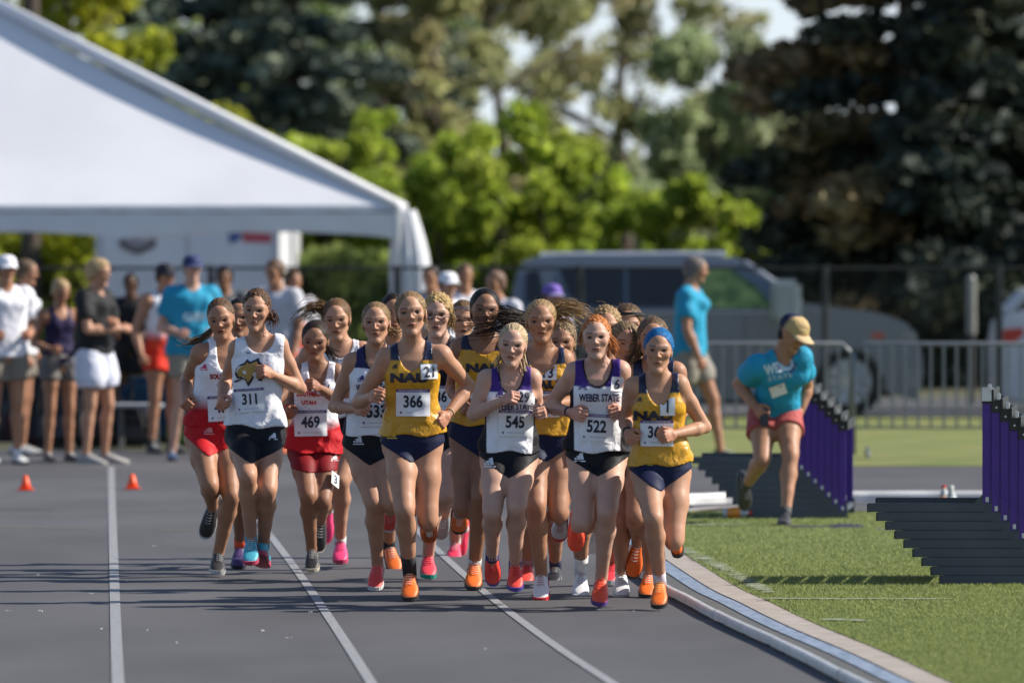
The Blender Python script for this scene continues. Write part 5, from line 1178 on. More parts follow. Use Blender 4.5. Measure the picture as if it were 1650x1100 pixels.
# ------------------------------------------------------------------ tent
M_vinyl = noise_mat('white_tent_vinyl', (.72, .73, .77), (.79, .80, .84), .8, .55, .004, 1.2, spec=.4)
def vinyl():
    b = M_vinyl.node_tree.nodes['Principled BSDF']; nt = M_vinyl.node_tree; out = nt.nodes['Material Output']
    tr = N(nt, 'ShaderNodeBsdfTranslucent'); tr.inputs[0].default_value = (.75, .77, .82, 1); ms = N(nt, 'ShaderNodeMixShader'); ms.inputs[0].default_value = .18
    nt.links.new(b.outputs[0], ms.inputs[1]); nt.links.new(tr.outputs[0], ms.inputs[2]); nt.links.new(ms.outputs[0], out.inputs[0])
vinyl()
def tent():
    x1, y0, z0 = -1.27, 95.0, 2.36; wd = 12.2; x0 = x1 - wd; y1 = y0 + 6.1; xm, ym, zp = (x0 + x1) / 2, (y0 + y1) / 2, 5.42
    root = thing('marquee_tent', 'big white frame tent with a peaked roof and scalloped valance', 'tent', (xm, ym, 0))
    def face(a, b, name):
        V = []; F = []; n = 16
        for j in range(n + 1):
            t = j / n
            for i in range(n + 1):
                s = i / n; p = np.array(a) * (1 - s) + np.array(b) * s; q = p * (1 - t) + np.array((xm, ym, zp)) * t; q[2] -= (.14 if a[1] == b[1] else .02) * math.sin(math.pi * t) + .015 * math.sin(s * 50) * (1 - t); V.append(q)
        for j in range(n):
            for i in range(n): b0 = j * (n + 1) + i; F.append([b0, b0 + 1, b0 + n + 2, b0 + n + 1])
        mesh_np(name, np.array(V), np.array(F), M_vinyl, root, True)
    cs = [(x0, y0, z0), (x1, y0, z0), (x1, y1, z0), (x0, y1, z0)]
    for i in range(4): face(cs[i], cs[(i + 1) % 4], 'roof_panel')
    # valance: hangs from the eaves, rising in shallow scallops
    def val(a, b, name):
        V = []; F = []; n = 96; L = 12.2
        for i in range(n + 1):
            s = i / n; p = np.array(a) * (1 - s) + np.array(b) * s; u_ = s * 4 % 1; drop = .37 - .085 * math.sin(math.pi * u_) ** .8; rp = .012 * math.sin(i * 1.3)
            nrm_ = np.array((0, -1, 0)) if a[1] == b[1] and a[1] == y0 else (np.array((1, 0, 0)) if a[0] == b[0] and a[0] == x1 else np.array((-1, 0, 0)) if a[0] == b[0] else np.array((0, 1, 0)))
            V += [p + nrm_ * .02 + np.array((0, 0, .0)), p + nrm_ * (.03 + rp) - np.array((0, 0, drop * .5)), p + nrm_ * (.02 - rp) - np.array((0, 0, drop))]
        for i in range(n):
            for k in (0, 1): b0 = i * 3 + k; F.append([b0, b0 + 1, b0 + 4, b0 + 3])
        mesh_np(name, np.array(V), np.array(F), M_vinyl, root, True)
    for i in range(4): val(cs[i], cs[(i + 1) % 4], 'valance')
    for i in range(4):
        (a, b) = (cs[i], cs[(i + 1) % 4]); mb = MB(); mb.tube([(a[0], a[1], z0 - .06), (b[0], b[1], z0 - .06)], .035, 8); mb.build('eave_beam', flat((.6, .6, .62), .3, .6), root)
        mb = MB(); mb.tube([(a[0], a[1], z0 - .05), (xm, ym, zp - .08)], .035, 8); mb.build('hip_rafter', flat((.6, .6, .62), .3, .6), root); mb = MB(); mb.tube([(a[0], a[1], z0 + .0), (xm, ym, zp + .01)], .060, 12); mb.build('hip_seam', M_vinyl, root, True)
        for t in (0, .5):
            p = np.array(a) * (1 - t) + np.array(b) * t; mb = MB(); mb.tube([(p[0], p[1], 0), (p[0], p[1], z0)], .038, 10); mb.box(p[0] - .12, p[0] + .12, p[1] - .12, p[1] + .12, 0, .02); mb.build('leg', flat((.6, .6, .62), .3, .6), root)
    # gathered curtain tied round the front right leg
    V = []; F = []; n = 60; zs = np.linspace(z0 - .05, .25, 14)
    for j, z in enumerate(zs):
        t = j / 13; wv = .10 + .10 * math.sin(min(t * 4.5, 1.57)) - .05 * max(0, t - .35)
        for i in range(n):
            q = 2 * math.pi * i / n; fold = 1 + .16 * math.sin(q * 11 + t * 2) + .08 * math.sin(q * 17 + 1)
            V.append((x1 + .08 + wv * math.cos(q) * fold + .16 * min(t, .35), y0 + .20 + wv * 1.2 * math.sin(q) * fold, z))
    for j in range(13):
        for i in range(n): F.append([j * n + i, j * n + (i + 1) % n, (j + 1) * n + (i + 1) % n, (j + 1) * n + i])
    mesh_np('curtain', np.array(V), np.array(F), M_vinyl, root, True)
tent()
# ------------------------------------------------------------------ trailer behind the tent
def trailer():
    x0, x1, y0, y1 = -5.35, -3.02, 110.0, 121.5; root = thing('box_trailer', 'white box trailer with a dark shield sign behind the tent', 'trailer', ((x0 + x1) / 2, (y0 + y1) / 2, 0))
    W_ = noise_mat('white_trailer_paint', (.62, .63, .66), (.70, .71, .74), 1.2, .35, .002, 4)
    mb = MB(); mb.box(x0, x1, y0, y1, .45, 2.75); mb.build('body', W_, root, bevel=.03)
    for a, b in ((x0 + .05, (x0 + x1) / 2 - .01), ((x0 + x1) / 2 + .01, x1 - .05)):
        mb = MB(); mb.box(a, b, y0 - .035, y0 - .004, .55, 2.68); dr = mb.build('door', W_, root, bevel=.01)
        for z in (.8, 1.6, 2.4): mb = MB(); mb.box(a + .01, a + .14, y0 - .055, y0 - .037, z, z + .05); mb.build('hinge', flat((.3, .3, .3), .4, .6), dr)
    for xx in (x0 + .03, x1 - .03): mb = MB(); mb.box(xx - .05, xx + .05, y0 - .05, y0 + .05, .45, 2.78); mb.build('corner_post', flat((.5, .51, .53), .4), root)
    for yy in (112, 113, 119):
        for xx in (x0 + .25, x1 - .25): mb = MB(); mb.tube([(xx - .14, yy, .42), (xx + .14, yy, .42)], .42, 18); mb.build('wheel', flat((.02, .02, .02), .8), root)
    cx = (222 - 825) / FOC * y0; cz = CAMH - (387 - HOR) / FOC * y0
    s = [(-.23, .16), (.23, .16), (.23, -.08), (.12, -.14), (0, -.19), (-.12, -.14), (-.23, -.08)]
    mb = MB(); mb.prism([(cx + a, cz + b) for a, b in s], y0 - .06, y0 - .042); sg = mb.build('shield_sign', flat((.13, .115, .12)), root)
    mb = MB(); mb.prism([(cx + a * .72, cz + b * .62 + .02) for a, b in s], y0 - .066, y0 - .061); mb.build('shield_panel', flat((.32, .30, .32)), sg)
    cx = (410 - 825) / FOC * y0; cz = CAMH - (384 - HOR) / FOC * y0
    mb = MB(); mb.prism([(cx - .14, cz - .05), (cx + .27, cz - .06), (cx + .26, cz + .06), (cx - .16, cz + .08)], y0 - .046, y0 - .041); mb.build('red_sign', flat((.50, .08, .10)), root)
    mb = MB(); mb.prism([(cx - .32, cz - .08), (cx - .18, cz - .02), (cx - .16, cz + .09), (cx - .34, cz + .07)], y0 - .046, y0 - .041); mb.build('blue_sign', flat((.08, .12, .30)), root)
trailer()
# ------------------------------------------------------------------ cars
def wheel(mb_root, cx, cy, r, w_, front):
    mb = MB(); n = 28; pts = []
    mb.tube([(cx, cy, r), (cx, cy + w_, r)], r, n); ty = mb.build('wheel', flat((.012, .012, .013), .8), mb_root, bevel=.02)
    fy = cy - .006
    mb = MB(); mb.tube([(cx, fy, r), (cx, fy - .012, r)], r * .66, n); rim = mb.build('rim', flat((.34, .35, .37), .4, .3), ty)
    for k in range(10):
        a = 2 * math.pi * k / 10; mb = MB(); mb.tube([(cx + .05 * math.cos(a), fy - .025, r + .05 * math.sin(a)), (cx + r * .62 * math.cos(a), fy - .022, r + r * .62 * math.sin(a))], .024, 5); mb.build('spoke', flat((.50, .51, .54), .3, .6), ty)
    mb = MB(); mb.tube([(cx, fy - .03, r), (cx, fy - .04, r)], .075, 14); mb.build('hub_cap', flat((.4, .4, .42), .3, .6), ty)
def suv():
    d = 95.5; X = lambda px: (px - 825) / FOC * d; root = thing('parked_car', 'large blue grey station wagon parked side on behind the barricade', 'car', (X(1150), d + 1, 0))
    Wd = 1.95; paint = noise_mat('blue_grey_car_paint', (.13, .15, .19), (.15, .17, .21), 1.0, .2, 0, spec=.8, metal=.35); glass = flat((.012, .016, .024), .15, 0, .35)
    Z = lambda py: CAMH - (py - HOR) / FOC * d
    low = [(822, 636), (816, 600), (818, 552), (822, 500), (1238, 500), (1292, 488), (1348, 496), (1420, 505), (1462, 520), (1480, 546), (1488, 580), (1488, 606), (1478, 640)]
    def arch(cx, r): return [(cx + r * math.cos(a), 668 - 56 + -0 + 0 - r * math.sin(a) + 20) for a in np.linspace(0, math.pi, 9)]
    bottom = [(1478, 646)] + arch(1368, 58) + [(1290, 648), (1000, 650)] + arch(925, 58) + [(850, 646)]
    poly = [(X(a), Z(b)) for a, b in low + bottom]
    mb = MB(); mb.prism(poly, d, d + Wd); mb.build('body', paint, root, smooth=False, bevel=.085)
    cab = [(820, 502), (834, 436), (850, 418), (900, 412), (1100, 411), (1176, 415), (1204, 424), (1246, 455), (1292, 489), (1270, 503)]
    V = []; n = len(cab)
    for yy, ins in ((d + .03, 0), (d + Wd - .03, 0)):
        for a, b in cab:
            k = (502 - b) / 90 * .20; V.append((X(a), yy + (k if yy < d + 1 else -k), Z(b)))
    F = [list(range(n)), list(range(2 * n - 1, n - 1, -1))] + [[i, i + n, (i + 1) % n + n, (i + 1) % n] for i in range(n)]
    mb = MB(); mb.add(V, F); mb.build('cabin', paint, root, bevel=.02)
    def pane(pts, name='side_window', m=glass):
        V = []; 
        for a, b in pts: V.append((X(a), d + .03 + (502 - b) / 90 * .20 - .012, Z(b)))
        V += [(x, y + .008, z) for x, y, z in V]; k = len(pts); mb = MB(); mb.add(V, [list(range(k)), list(range(2 * k - 1, k - 1, -1))] + [[i, i + k, (i + 1) % k + k, (i + 1) % k] for i in range(k)]); return mb.build(name, m, root)
    pane([(848, 438), (868, 436), (880, 486), (846, 488)]); pane([(903, 434), (1006, 432), (1006, 494), (940, 494), (915, 472)]); pane([(1012, 432), (1122, 432), (1122, 494), (1012, 494)])
    seeg = noise_mat('front_door_glass', (.05, .10, .04), (.14, .22, .09), 6, .2, 0, spec=.3); pane([(1130, 432), (1180, 434), (1222, 462), (1250, 497), (1130, 496)], 'front_window', seeg)  # greenery showing through the window is painted into the glass colour
    mb = MB(); mb.tube([(X(1200), d + .20, Z(422)), (X(1246), d + .13, Z(453)), (X(1290), d + .05, Z(487))], [.028, .03, .03], 8); mb.build('windscreen_pillar', flat((.40, .43, .50), .25), root, True)  # bright line down the pillar: highlight put in as a paler colour
    mb = MB(); mb.tube([(X(830), d - .004, Z(503)), (X(1240), d - .004, Z(503))], .014, 6); mb.build('belt_highlight', flat((.30, .33, .38), .25, .5), root)  # strip added as a painted highlight along the beltline
    mb = MB(); mb.tube([(X(870), d + .30, Z(411)), (X(1170), d + .30, Z(409))], .03, 8); mb.build('roof_rail', flat((.55, .57, .62), .3, .4), root)
    mb = MB(); mb.prism([(X(838), Z(424)), (X(1200), Z(420)), (X(1180), Z(414)), (X(860), Z(415))], d + .24, d + .262); mb.build('roof_highlight', flat((.40, .43, .50), .3), root)  # sky highlight on the roof, put in as a paler strip
    # mirror, lights, handles, sill, door gaps
    mb = MB(); mb.box(X(1241), X(1290), d - .26, d - .06, Z(520), Z(450)); mb.build('wing_mirror', flat((.34, .37, .38), .4), root, bevel=.06)
    mb = MB(); mb.box(X(1450), X(1477), d - .006, d + .3, Z(548), Z(533)); mb.build('headlight', flat((.22, .24, .27), .08, .6, .9), root, bevel=.02)
    mb = MB(); mb.box(X(1405), X(1425), d - .012, d + .02, Z(545), Z(536)); mb.build('side_marker', flat((.5, .08, .05), .2), root)
    mb = MB(); mb.box(X(818), X(830), d - .012, d + .2, Z(560), Z(512)); mb.build('tail_light', flat((.35, .02, .02), .2), root)
    mb = MB(); mb.box(X(1455), X(1486), d - .03, d + .01, Z(625), Z(596)); mb.build('bumper', flat((.2, .22, .25), .3, .5), root, bevel=.008)
    for px in (960, 1110): mb = MB(); mb.box(X(px), X(px + 28), d - .03, d - .008, Z(524), Z(519)); mb.build('door_handle', flat((.45, .47, .5), .3, .5), root)
    for px in (1000, 1062, 1200): mb = MB(); mb.box(X(px), X(px + 1), d - .004, d - .001, Z(640), Z(504)); mb.build('door_gap', flat((.01, .01, .012)), root)
    mb = MB(); mb.box(X(990), X(1300), d - .02, d + .05, Z(652), Z(644)); mb.build('sill', flat((.02, .02, .022)), root)
    for px in (925, 1368): wheel(root, X(px), d - .01, .39, .26, 1)
    mb = MB(); mb.box(X(860), X(1440), d + .3, d + Wd - .3, .22, .5); mb.build('underbody', flat((.012, .012, .013)), root)
suv()
def white_car():
    d = 99.0; X = lambda px: (px - 825) / FOC * d; Z = lambda py: CAMH - (py - HOR) / FOC * d
    root = thing('parked_car', 'white car cut off by the right edge with a red tail light', 'car', (X(1760), d + 1, 0)); paint = noise_mat('white_car_paint', (.55, .56, .58), (.62, .63, .65), 1, .25, 0, spec=.6)
    poly = [(1606, 640), (1604, 560), (1612, 512), (1640, 500), (1900, 496), (2100, 520), (2130, 560), (2130, 640), (2080, 652), (1640, 652)]
    mb = MB(); mb.prism([(X(a), Z(b)) for a, b in poly], d, d + 1.8); mb.build('body', paint, root, bevel=.05)
    poly = [(1618, 506), (1650, 470), (1720, 445), (1880, 440), (1990, 500)]
    mb = MB(); mb.prism([(X(a), Z(b)) for a, b in poly], d + .08, d + 1.72); mb.build('cabin', paint, root, bevel=.03)
    mb = MB(); mb.prism([(X(a), Z(b)) for a, b in [(1634, 502), (1660, 472), (1722, 452), (1800, 450), (1800, 502)]], d + .066, d + .078); mb.build('side_window', flat((.015, .02, .026), .06, 0, .9), root)
    mb = MB(); mb.prism([(X(a), Z(b)) for a, b in [(1610, 556), (1618, 530), (1648, 528), (1650, 538), (1630, 556)]], d - .012, d + .02); mb.build('tail_light', flat((.55, .015, .012), .15), root)
    for px in (1700, 2030): wheel(root, X(px), d - .01, .34, .22, 1)
white_car()
# ------------------------------------------------------------------ fences
def chain_fence():
    d = 92.5; zt = 1.67; x0, x1 = -6.3, 6.6; root = thing('chain_link_fence', 'dark chain link fence with tall posts in front of the parked cars', 'fence', (0, d, 0)); dk = flat((.022, .024, .026), .5, .3)
    for px in (-40, 50, 340, 640, 935, 1330, 1610, 1680):
        x = (px - 825) / FOC * d; mb = MB(); mb.tube([(x, d, 0), (x, d, zt + .03)], .038, 8); mb.build('post', dk, root)
    mb = MB(); mb.tube([(x0, d, zt), (x1, d, zt)], .020, 6); mb.build('top_rail', dk, root)
    mb = MB(); mb.tube([(x0, d, .06), (x1, d, .06)], .012, 5); mb.build('bottom_rail', dk, root)
    V = []; F = []; st = .060; w_ = .0019; h = zt - .07
    n = int((x1 - x0) / st)
    for k in range(n):
        xa = x0 + k * st
        for sg in (1, -1):
            xb = xa + sg * h; za, zb = .07, zt
            b = len(V); V += [(xa - w_, d + sg * .003, za), (xa + w_, d + sg * .003, za), (xb + w_, d + sg * .003, zb), (xb - w_, d + sg * .003, zb)]; F.append([b, b + 1, b + 2, b + 3])
    stuff(mesh_np('wire_mesh', V, np.array(F), flat((.05, .05, .05), .5, .5), root))
chain_fence()
def barricade(x0, d, label, w_=2.3, tilt=0):
    root = thing('crowd_barricade', label, 'barricade', (x0 + w_ / 2, d, 0), 'steel crowd barricades in front of the parked cars'); m = flat((.22, .23, .24), .4, .4); z1, z0 = 1.03, .28; r = .019
    mb = MB(); mb.tube([(x0, d, .04), (x0, d, z1 - .08), (x0 + .08, d, z1), (x0 + w_ - .08, d, z1), (x0 + w_, d, z1 - .08), (x0 + w_, d, .04)], r, 8); mb.build('frame', m, root, True)
    mb = MB(); mb.tube([(x0, d, z0), (x0 + w_, d, z0)], r * .6, 6); mb.build('bottom_rail', m, root)
    bm_ = None; n = 20
    for i in range(1, n):
        x = x0 + w_ * i / n; o = None
        if bm_ is None: mb = MB(); mb.tube([(x, d, z0), (x, d, z1)], .0125, 6, False); o = mb.build('bar', m, root, loc=(x, d, z0)); bm_ = o
        else: o = bm_.copy(); link(o); o.parent = root; o.location = Vector((x, d, z0)) - PW(root)
    for x in (x0 + .12, x0 + w_ - .12):
        mb = MB(); mb.tube([(x, d - .32, .02), (x, d - .30, .035), (x, d, .10), (x, d + .30, .035), (x, d + .32, .02)], .014, 6); mb.build('foot', m, root)
    mb = MB(); mb.tube([(x0 + .0, d - .03, .5), (x0 + .0, d - .03, .75)], .012, 6); mb.build('hook', m, root)
bx = [((-120 - 825) / 180., 'far left behind the spectators'), ((330 - 825) / 180., 'behind the left runners'), ((560 - 825) / 180., 'hidden behind the middle of the pack'), ((958 - 825) / 180., 'in front of the rear door of the blue grey car'), ((1376 - 825) / 180., 'in front of the white car at right')]
for k, (x, l) in enumerate(bx):
    if k in (0, 1, 2): continue
    barricade(x, 76.4, 'grey steel crowd barricade ' + l)
def post():
    d = 103.; x = (1565 - 825) / FOC * d; root = thing('marker_post', 'pale round post standing in front of the dark evergreens', 'post', (x, d, 0)); mb = MB()
    mb.tube([(x, d, .85), (x + .0, d, CAMH - (452 - HOR) / FOC * d)], [.060, .060], 12); mb.build('shaft', flat((.22, .22, .19)), root); mb = MB(); mb.tube([(x, d, 0), (x, d, .86)], [.045, .045], 12); mb.build('dark_base', flat((.03, .03, .028)), root)
    z = CAMH - (450 - HOR) / FOC * d; mb = MB(); mb.tube([(x, d, z), (x, d, z + .05)], [.055, .04], 12); mb.build('post_cap', flat((.35, .35, .32)), root)
post()
# ------------------------------------------------------------------ cones
def cone(px, py, label):
    s = gs(py); x, y = G(px, py); root = thing('marker_cone', label, 'cone', (x, y, 0), 'small orange cones on the track'); c = flat((.85, .09, .015), .5)
    mb = MB(); mb.tube([(x, y, .012), (x, y, .06), (x, y, .118)], [.046, .033, .016], 16); mb.build('cone', c, root, True)
    mb = MB(); mb.box(x - .062, x + .062, y - .062, y + .062, .001, .014); mb.build('base', c, root, bevel=.004)
cone(41, 790, 'small orange cone standing left of the outer lane line'); cone(213, 788, 'small orange cone just right of the outer lane line')
# ------------------------------------------------------------------ hurdles
M_hb = noise_mat('dark_steel_paint', (.050, .062, .082), (.066, .080, .102), 4, .55, .0005, 50); M_pu = noise_mat('purple_paint', (.060, .020, .22), (.075, .024, .26), 5, .5, spec=.4); M_bk = flat((.010, .010, .011), .45); M_cl = flat((.55, .55, .57), .35, .4)
def hurdle(x, y, z, label, grp, first=None, leg=.70, h=.665):
    if first is not None:
        r = first.copy(); link(r); r.location = (x, y, z); r['label'] = label; r['group'] = grp
        for ch in first.children:
            c = ch.copy(); link(c); c.parent = r
            for g2 in ch.children: e = g2.copy(); link(e); e.parent = c
        return r
    root = thing('hurdle', label, 'hurdle', (0, 0, 0), grp)
    for yy in (0, 1.10):
        mb = MB(); mb.box(0, leg, yy, yy + .035, .0008, .0492); b = mb.build('base_leg', M_hb, root, bevel=.003)
        mb = MB(); mb.box(-.004, .012, yy + .002, yy + .033, -.0, .044); mb.build('end_cap', flat((.008, .008, .01)), b)
        mb = MB(); mb.prism([(leg - .11, .047), (leg - .0, .047), (leg - .0, .11), (leg - .05, .11)], yy + .004, yy + .031); mb.build('gusset', M_hb, root)
        mb = MB(); mb.box(leg - .060, leg - .012, yy + .002, yy + .033, .0495, h); u = mb.build('upright', M_pu, root, bevel=.003)
        mb = MB(); mb.box(leg - .063, leg - .009, yy - .002, yy + .037, h - .06, h + .012); mb.build('bracket', M_bk, u, bevel=.004)
        mb = MB(); mb.tube([(leg - .032, yy - .004, h - .03), (leg - .032, yy - .001, h - .03)], .006, 8); mb.build('bolt', M_cl, u)
        mb = MB(); mb.box(leg - .042, leg - .024, yy + .0, yy + .0015, .058, .085); mb.build('sticker', flat((.6, .6, .6)), u)
    mb = MB(); mb.box(leg - .0085, leg + .004, -.02, 1.16, h - .05, h + .020); bd = mb.build('crossbar', M_bk, root, bevel=.003)
    mb = MB(); mb.box(leg - .030, leg - .0090, -.023, .03, h + .013, h + .050); pl = mb.build('end_plate', M_cl, bd, bevel=.004)
    for zz in (.024, .038): mb = MB(); mb.tube([(leg - .022, -.026, h + zz), (leg - .022, -.022, h + zz)], .006, 8); mb.build('hole', M_bk, pl)
    mb = MB(); mb.box(leg - .03, leg - .008, .04, 1.10, .05, .085); mb.build('lower_tie', M_hb, root)
    root.location = (x, y, z); return root
def stack(px, py, n, grp, what, dx=.050, dz=.050, rot=-.085):
    d = FOC / gs(py); first = None; s = gs(py); x0 = (px - 825) / s
    names = ['lowest', 'second', 'third', 'fourth', 'fifth', 'sixth', 'seventh', 'eighth', 'ninth', 'tenth', 'eleventh']
    for i in range(n):
        lab = 'purple and slate hurdle, ' + (names[i] + (' from bottom of the ' if i else ' of the ') if i < n - 1 else 'topmost of the ') + what
        o = hurdle(x0 - dx * i, d + .012 * i, dz * i + .014, lab, grp, first); first = first or o; o.rotation_euler[2] = rot
    mb = MB(); mb.box(.70 - .062, .70 + .006, -.012, -.0065, .665 - .045, .665 + .032); pl = mb.build('silver_end_plate', M_cl, None); pl.parent = o
    return first
stack(1515, 945, 9, 'hurdles stacked at the right edge', 'near stack at the right edge')
stack(1203, 838, 9, 'hurdles stacked on the far turf', 'far stack behind the red shorts', .047, .047)
# bottles, clothing on the turf
def bottle(px, py, label, lying=False, body=(.75, .25, .02), capc=(.6, .05, .03), cat='bottle', h=.20):
    x, y = G(px, py); root = thing('drink_bottle', label, cat, (x, y, .014)); r = .036; pr = [(0, r * .9), (.02, r), (.11, r), (.13, r * .92), (.155, r * .6), (.17, r * .42), (.18, r * .42)]
    def P_(t): return (x + t, y, .014 + r) if lying else (x, y, .014 + t)
    mb = MB(); mb.tube([P_(a * h / .2) for a, _ in pr], [b for _, b in pr], 16); mb.build('bottle_body', flat((.45, .46, .46), .12), root, True)
    mb = MB(); mb.tube([P_(.03), P_(.12)], [r + .001, r + .001], 16); mb.build('drink_label', flat(body, .4), root, True)
    mb = MB(); mb.tube([P_(.18 * h / .2), P_(.20 * h / .2)], [.017, .016], 12); mb.build('bottle_cap', flat(capc, .4), root)
bottle(1521, 830, 'orange sports drink bottle standing behind the near hurdle stack'); bottle(1533, 831, 'clear water bottle standing beside the orange one', body=(.5, .52, .55), capc=(.8, .8, .8))
bottle(1165, 838, 'orange drink bottle lying on the turf left of the far hurdles', True)
def cloth_heap(px, py, w_, dp, h, col, label, name='jacket', seed=1):
    x, y = G(px, py); rs = np.random.default_rng(seed); n, m = 26, 14; V = []; F = []
    for j in range(m + 1):
        for i in range(n + 1):
            a = i / n * 2 - 1; b = j / m * 2 - 1; e = max(0, 1 - abs(a) ** 3) * max(0, 1 - abs(b) ** 2.5)
            z = h * e * (.42 + .22 * math.sin(a * 5 + b * 3 + seed) + .18 * math.sin(a * 11 - b * 5 + 2 * math.sin(a * 4)) + .2 * float(rs.uniform(-1, 1))) * (.55 + .45 * math.sin(a * 2.2 - 1.2)) ; V.append((x + a * w_ / 2 * (1 + .1 * math.sin(b * 4)), y + b * dp / 2 * (1 + .2 * math.sin(a * 5)), .016 + max(0, z)))
    for j in range(m):
        for i in range(n): q = j * (n + 1) + i; F.append([q, q + 1, q + n + 2, q + n + 1])
    o = mesh_np(name, np.array(V), np.array(F), noise_mat('crumpled_fabric', tuple(c * .7 for c in col), col, 20, .8, .004, 30), None, True); tag(o, label, 'clothing'); return o
cloth_heap(1330, 852, .50, .45, .075, (.010, .010, .040), 'dark navy tracksuit jacket dropped on the turf by the far hurdles')
cloth_heap(1428, 856, .12, .2, .02, (.18, .06, .30), 'small purple cloth lying left of the near hurdle stack', 'cloth', 3)
# things around the spectators under the tent
def table(x0, x1, d, z, label):
    root = thing('folding_table', label, 'table', ((x0 + x1) / 2, d, 0)); mb = MB(); mb.box(x0, x1, d, d + .75, z - .03, z); mb.build('table_top', flat((.28, .29, .30)), root)
    for x in (x0 + .06, x1 - .06):
        for y in (d + .06, d + .68): mb = MB(); mb.tube([(x, y, 0), (x, y, z - .03)], .014, 6); mb.build('leg', flat((.1, .1, .1)), root)
table((186 - 825) / 172., (262 - 825) / 172., 79.5, .43, 'low grey bench table behind the athlete in orange shorts')
def bag(px, d, w_, h, dp, col, label, name='sports_bag', cat='bag'):
    x = (px - 825) / FOC * d; root = thing(name, label, cat, (x, d, 0)); mb = MB(); mb.box(x - w_ / 2, x + w_ / 2, d, d + dp, .004, h); b = mb.build('bag_body', noise_mat('bag_fabric', tuple(c * .7 for c in col), col, 8, .8, .006, 14), root, bevel=min(h, dp) * .25)
    mb = MB(); mb.tube([(x - w_ * .3, d - .005, h * .5), (x - w_ * .2, d - .02, h * 1.0), (x, d + .0, h * 1.12), (x + w_ * .2, d - .02, h * 1.0), (x + w_ * .3, d - .005, h * .5)], .014, 6); mb.build('strap', flat((.02, .02, .02)), root)
    mb = MB(); mb.box(x - w_ * .3, x + w_ * .3, d - .012, d - .002, h * .2, h * .55); mb.build('pocket', flat(tuple(min(1, c * 1.6) for c in col)), root)
for a in ((52, 80.5, .55, .42, .35, (.05, .012, .02), 'dark red sports bag on the ground behind the man at far left'), (85, 80, .5, .60, .4, (.018, .018, .025), 'tall black kit bag behind the woman in navy top'), (150, 80.6, .55, .55, .4, (.012, .014, .02), 'black backpack pile behind the man in white shorts'),
          (205, 80.8, .5, .38, .4, (.02, .02, .024), 'black duffel bag under the low grey bench table'), (232, 81.4, .45, .66, .35, (.01, .05, .10), 'dark teal rucksack standing behind the bench table'), (262, 82, .45, .35, .3, (.015, .015, .018), 'small black bag behind the runner in orange shorts'),
          (120, 82.5, .7, .85, .4, (.05, .055, .06), 'grey stack of folded gear behind the woman in navy'), (28, 82.5, .6, .75, .4, (.015, .018, .022), 'black equipment case behind the far left man'), (300, 81, .4, .25, .3, (.10, .16, .05), 'green bag beside the shoes of the bright blue shirt')):
    bag(*a)
for a in ((330, 84, .9, .50, .5, (.03, .035, .04), 'dark gear crate behind the runner 472'), (390, 84.5, 1.0, .55, .5, (.06, .06, .055), 'grey gear crate behind the tall runner 311'), (200, 85, 1.1, .75, .5, (.022, .024, .03), 'long black equipment case in front of the trailer')):
    bag(*a, name='equipment_case', cat='case')
# ------------------------------------------------------------------ people in the background
CY = (.02, .26, .42); KH = (.20, .17, .13)
def std(**k): k['seed'] = 100 + len(SP); k.setdefault('res', .014); k.setdefault('hres', .007); k.setdefault('gres', .011); k.setdefault('group', 'spectators around the start area'); k.setdefault('hair', dict(c=BROWN, fly=0)); SP.append(k); build_person(k)
SP = []
tee = lambda c: ('tee', solid(c), M_cloth, 'tee_shirt'); sh = lambda c: ('shorts', solid(c), M_cloth, 'shorts')
def at(px, py): x, y = G(px, py); return (x, y)
HOLD = dict(eA=(-.25, -.04, 1.13), wA=(-.16, .20, 1.08), eB=(.25, -.04, 1.13), wB=(.15, .21, 1.08))
CROSS = dict(eA=(-.24, .08, 1.14), wA=(.02, .26, 1.15), eB=(.24, .08, 1.14), wB=(-.02, .22, 1.20))
std(at=at(8, 748), H=1.84, male=True, yaw=20, label='man in white polo shirt and white cap holding a dark object, far left', wear=[tee((.75, .75, .80)), sh(KH)], skin='mid', J=HOLD, cap=((.75, .75, .80), (.75, .75, .80)), shoes=dict(c=(.6, .6, .6), sock=(.7, .7, .7), sh=.05))
std(at=at(34, 733), H=1.80, male=True, yaw=80, label='person in white tee with green wristband behind the far left man', wear=[tee((.72, .72, .76)), sh((.19, .17, .14))], skin='mid', hair=dict(c=(.12, .08, .05), fly=0), shoes=dict(c=(.5, .5, .5)))
std(at=at(95, 744), H=1.62, yaw=25, label='blond woman in navy tank top and grey shorts looking at her hands', wear=[('singlet', solid((.02, .015, .055)), M_cloth, 'tank_top'), sh((.16, .15, .14))], skin='mid', J=HOLD, face=(0, 22, 0), hair=dict(c=(.30, .19, .09), c2=(.55, .40, .22), vol=.004, fly=30), fit=dict(hem=.0, leg=.35), shoes=dict(c=(.02, .02, .025)))
std(at=at(152, 747), H=1.80, male=True, yaw=62, label='curly blond man in black tee and white shorts with folded arms', wear=[tee((.016, .016, .018)), sh((.60, .62, .72))], skin='light', J=dict(CROSS, kB=(.13, .06, .5), aB=(.20, -.02, .08), tB=(.24, .15, .01)), glasses=1, hair=dict(c=(.30, .20, .10), c2=(.62, .46, .26), curly=1, vol=.016, fly=50), fit=dict(hem=.0, leg=.66, loose=.035), shoes=dict(c=(.35, .33, .31), c2=(.5, .5, .5), s=(.4, .38, .35), k=1.12))
std(at=((212 - 825) / FOC * 84, 84.), H=1.66, male=True, yaw=-10, label='dark skinned man in black tee leaning in front of the trailer', wear=[tee((.014, .013, .015)), sh((.012, .012, .014))], skin='dark', hair=dict(c=BLACKH, vol=-.004, fly=0), J=HOLD, shoes=dict(c=(.05, .2, .4)))
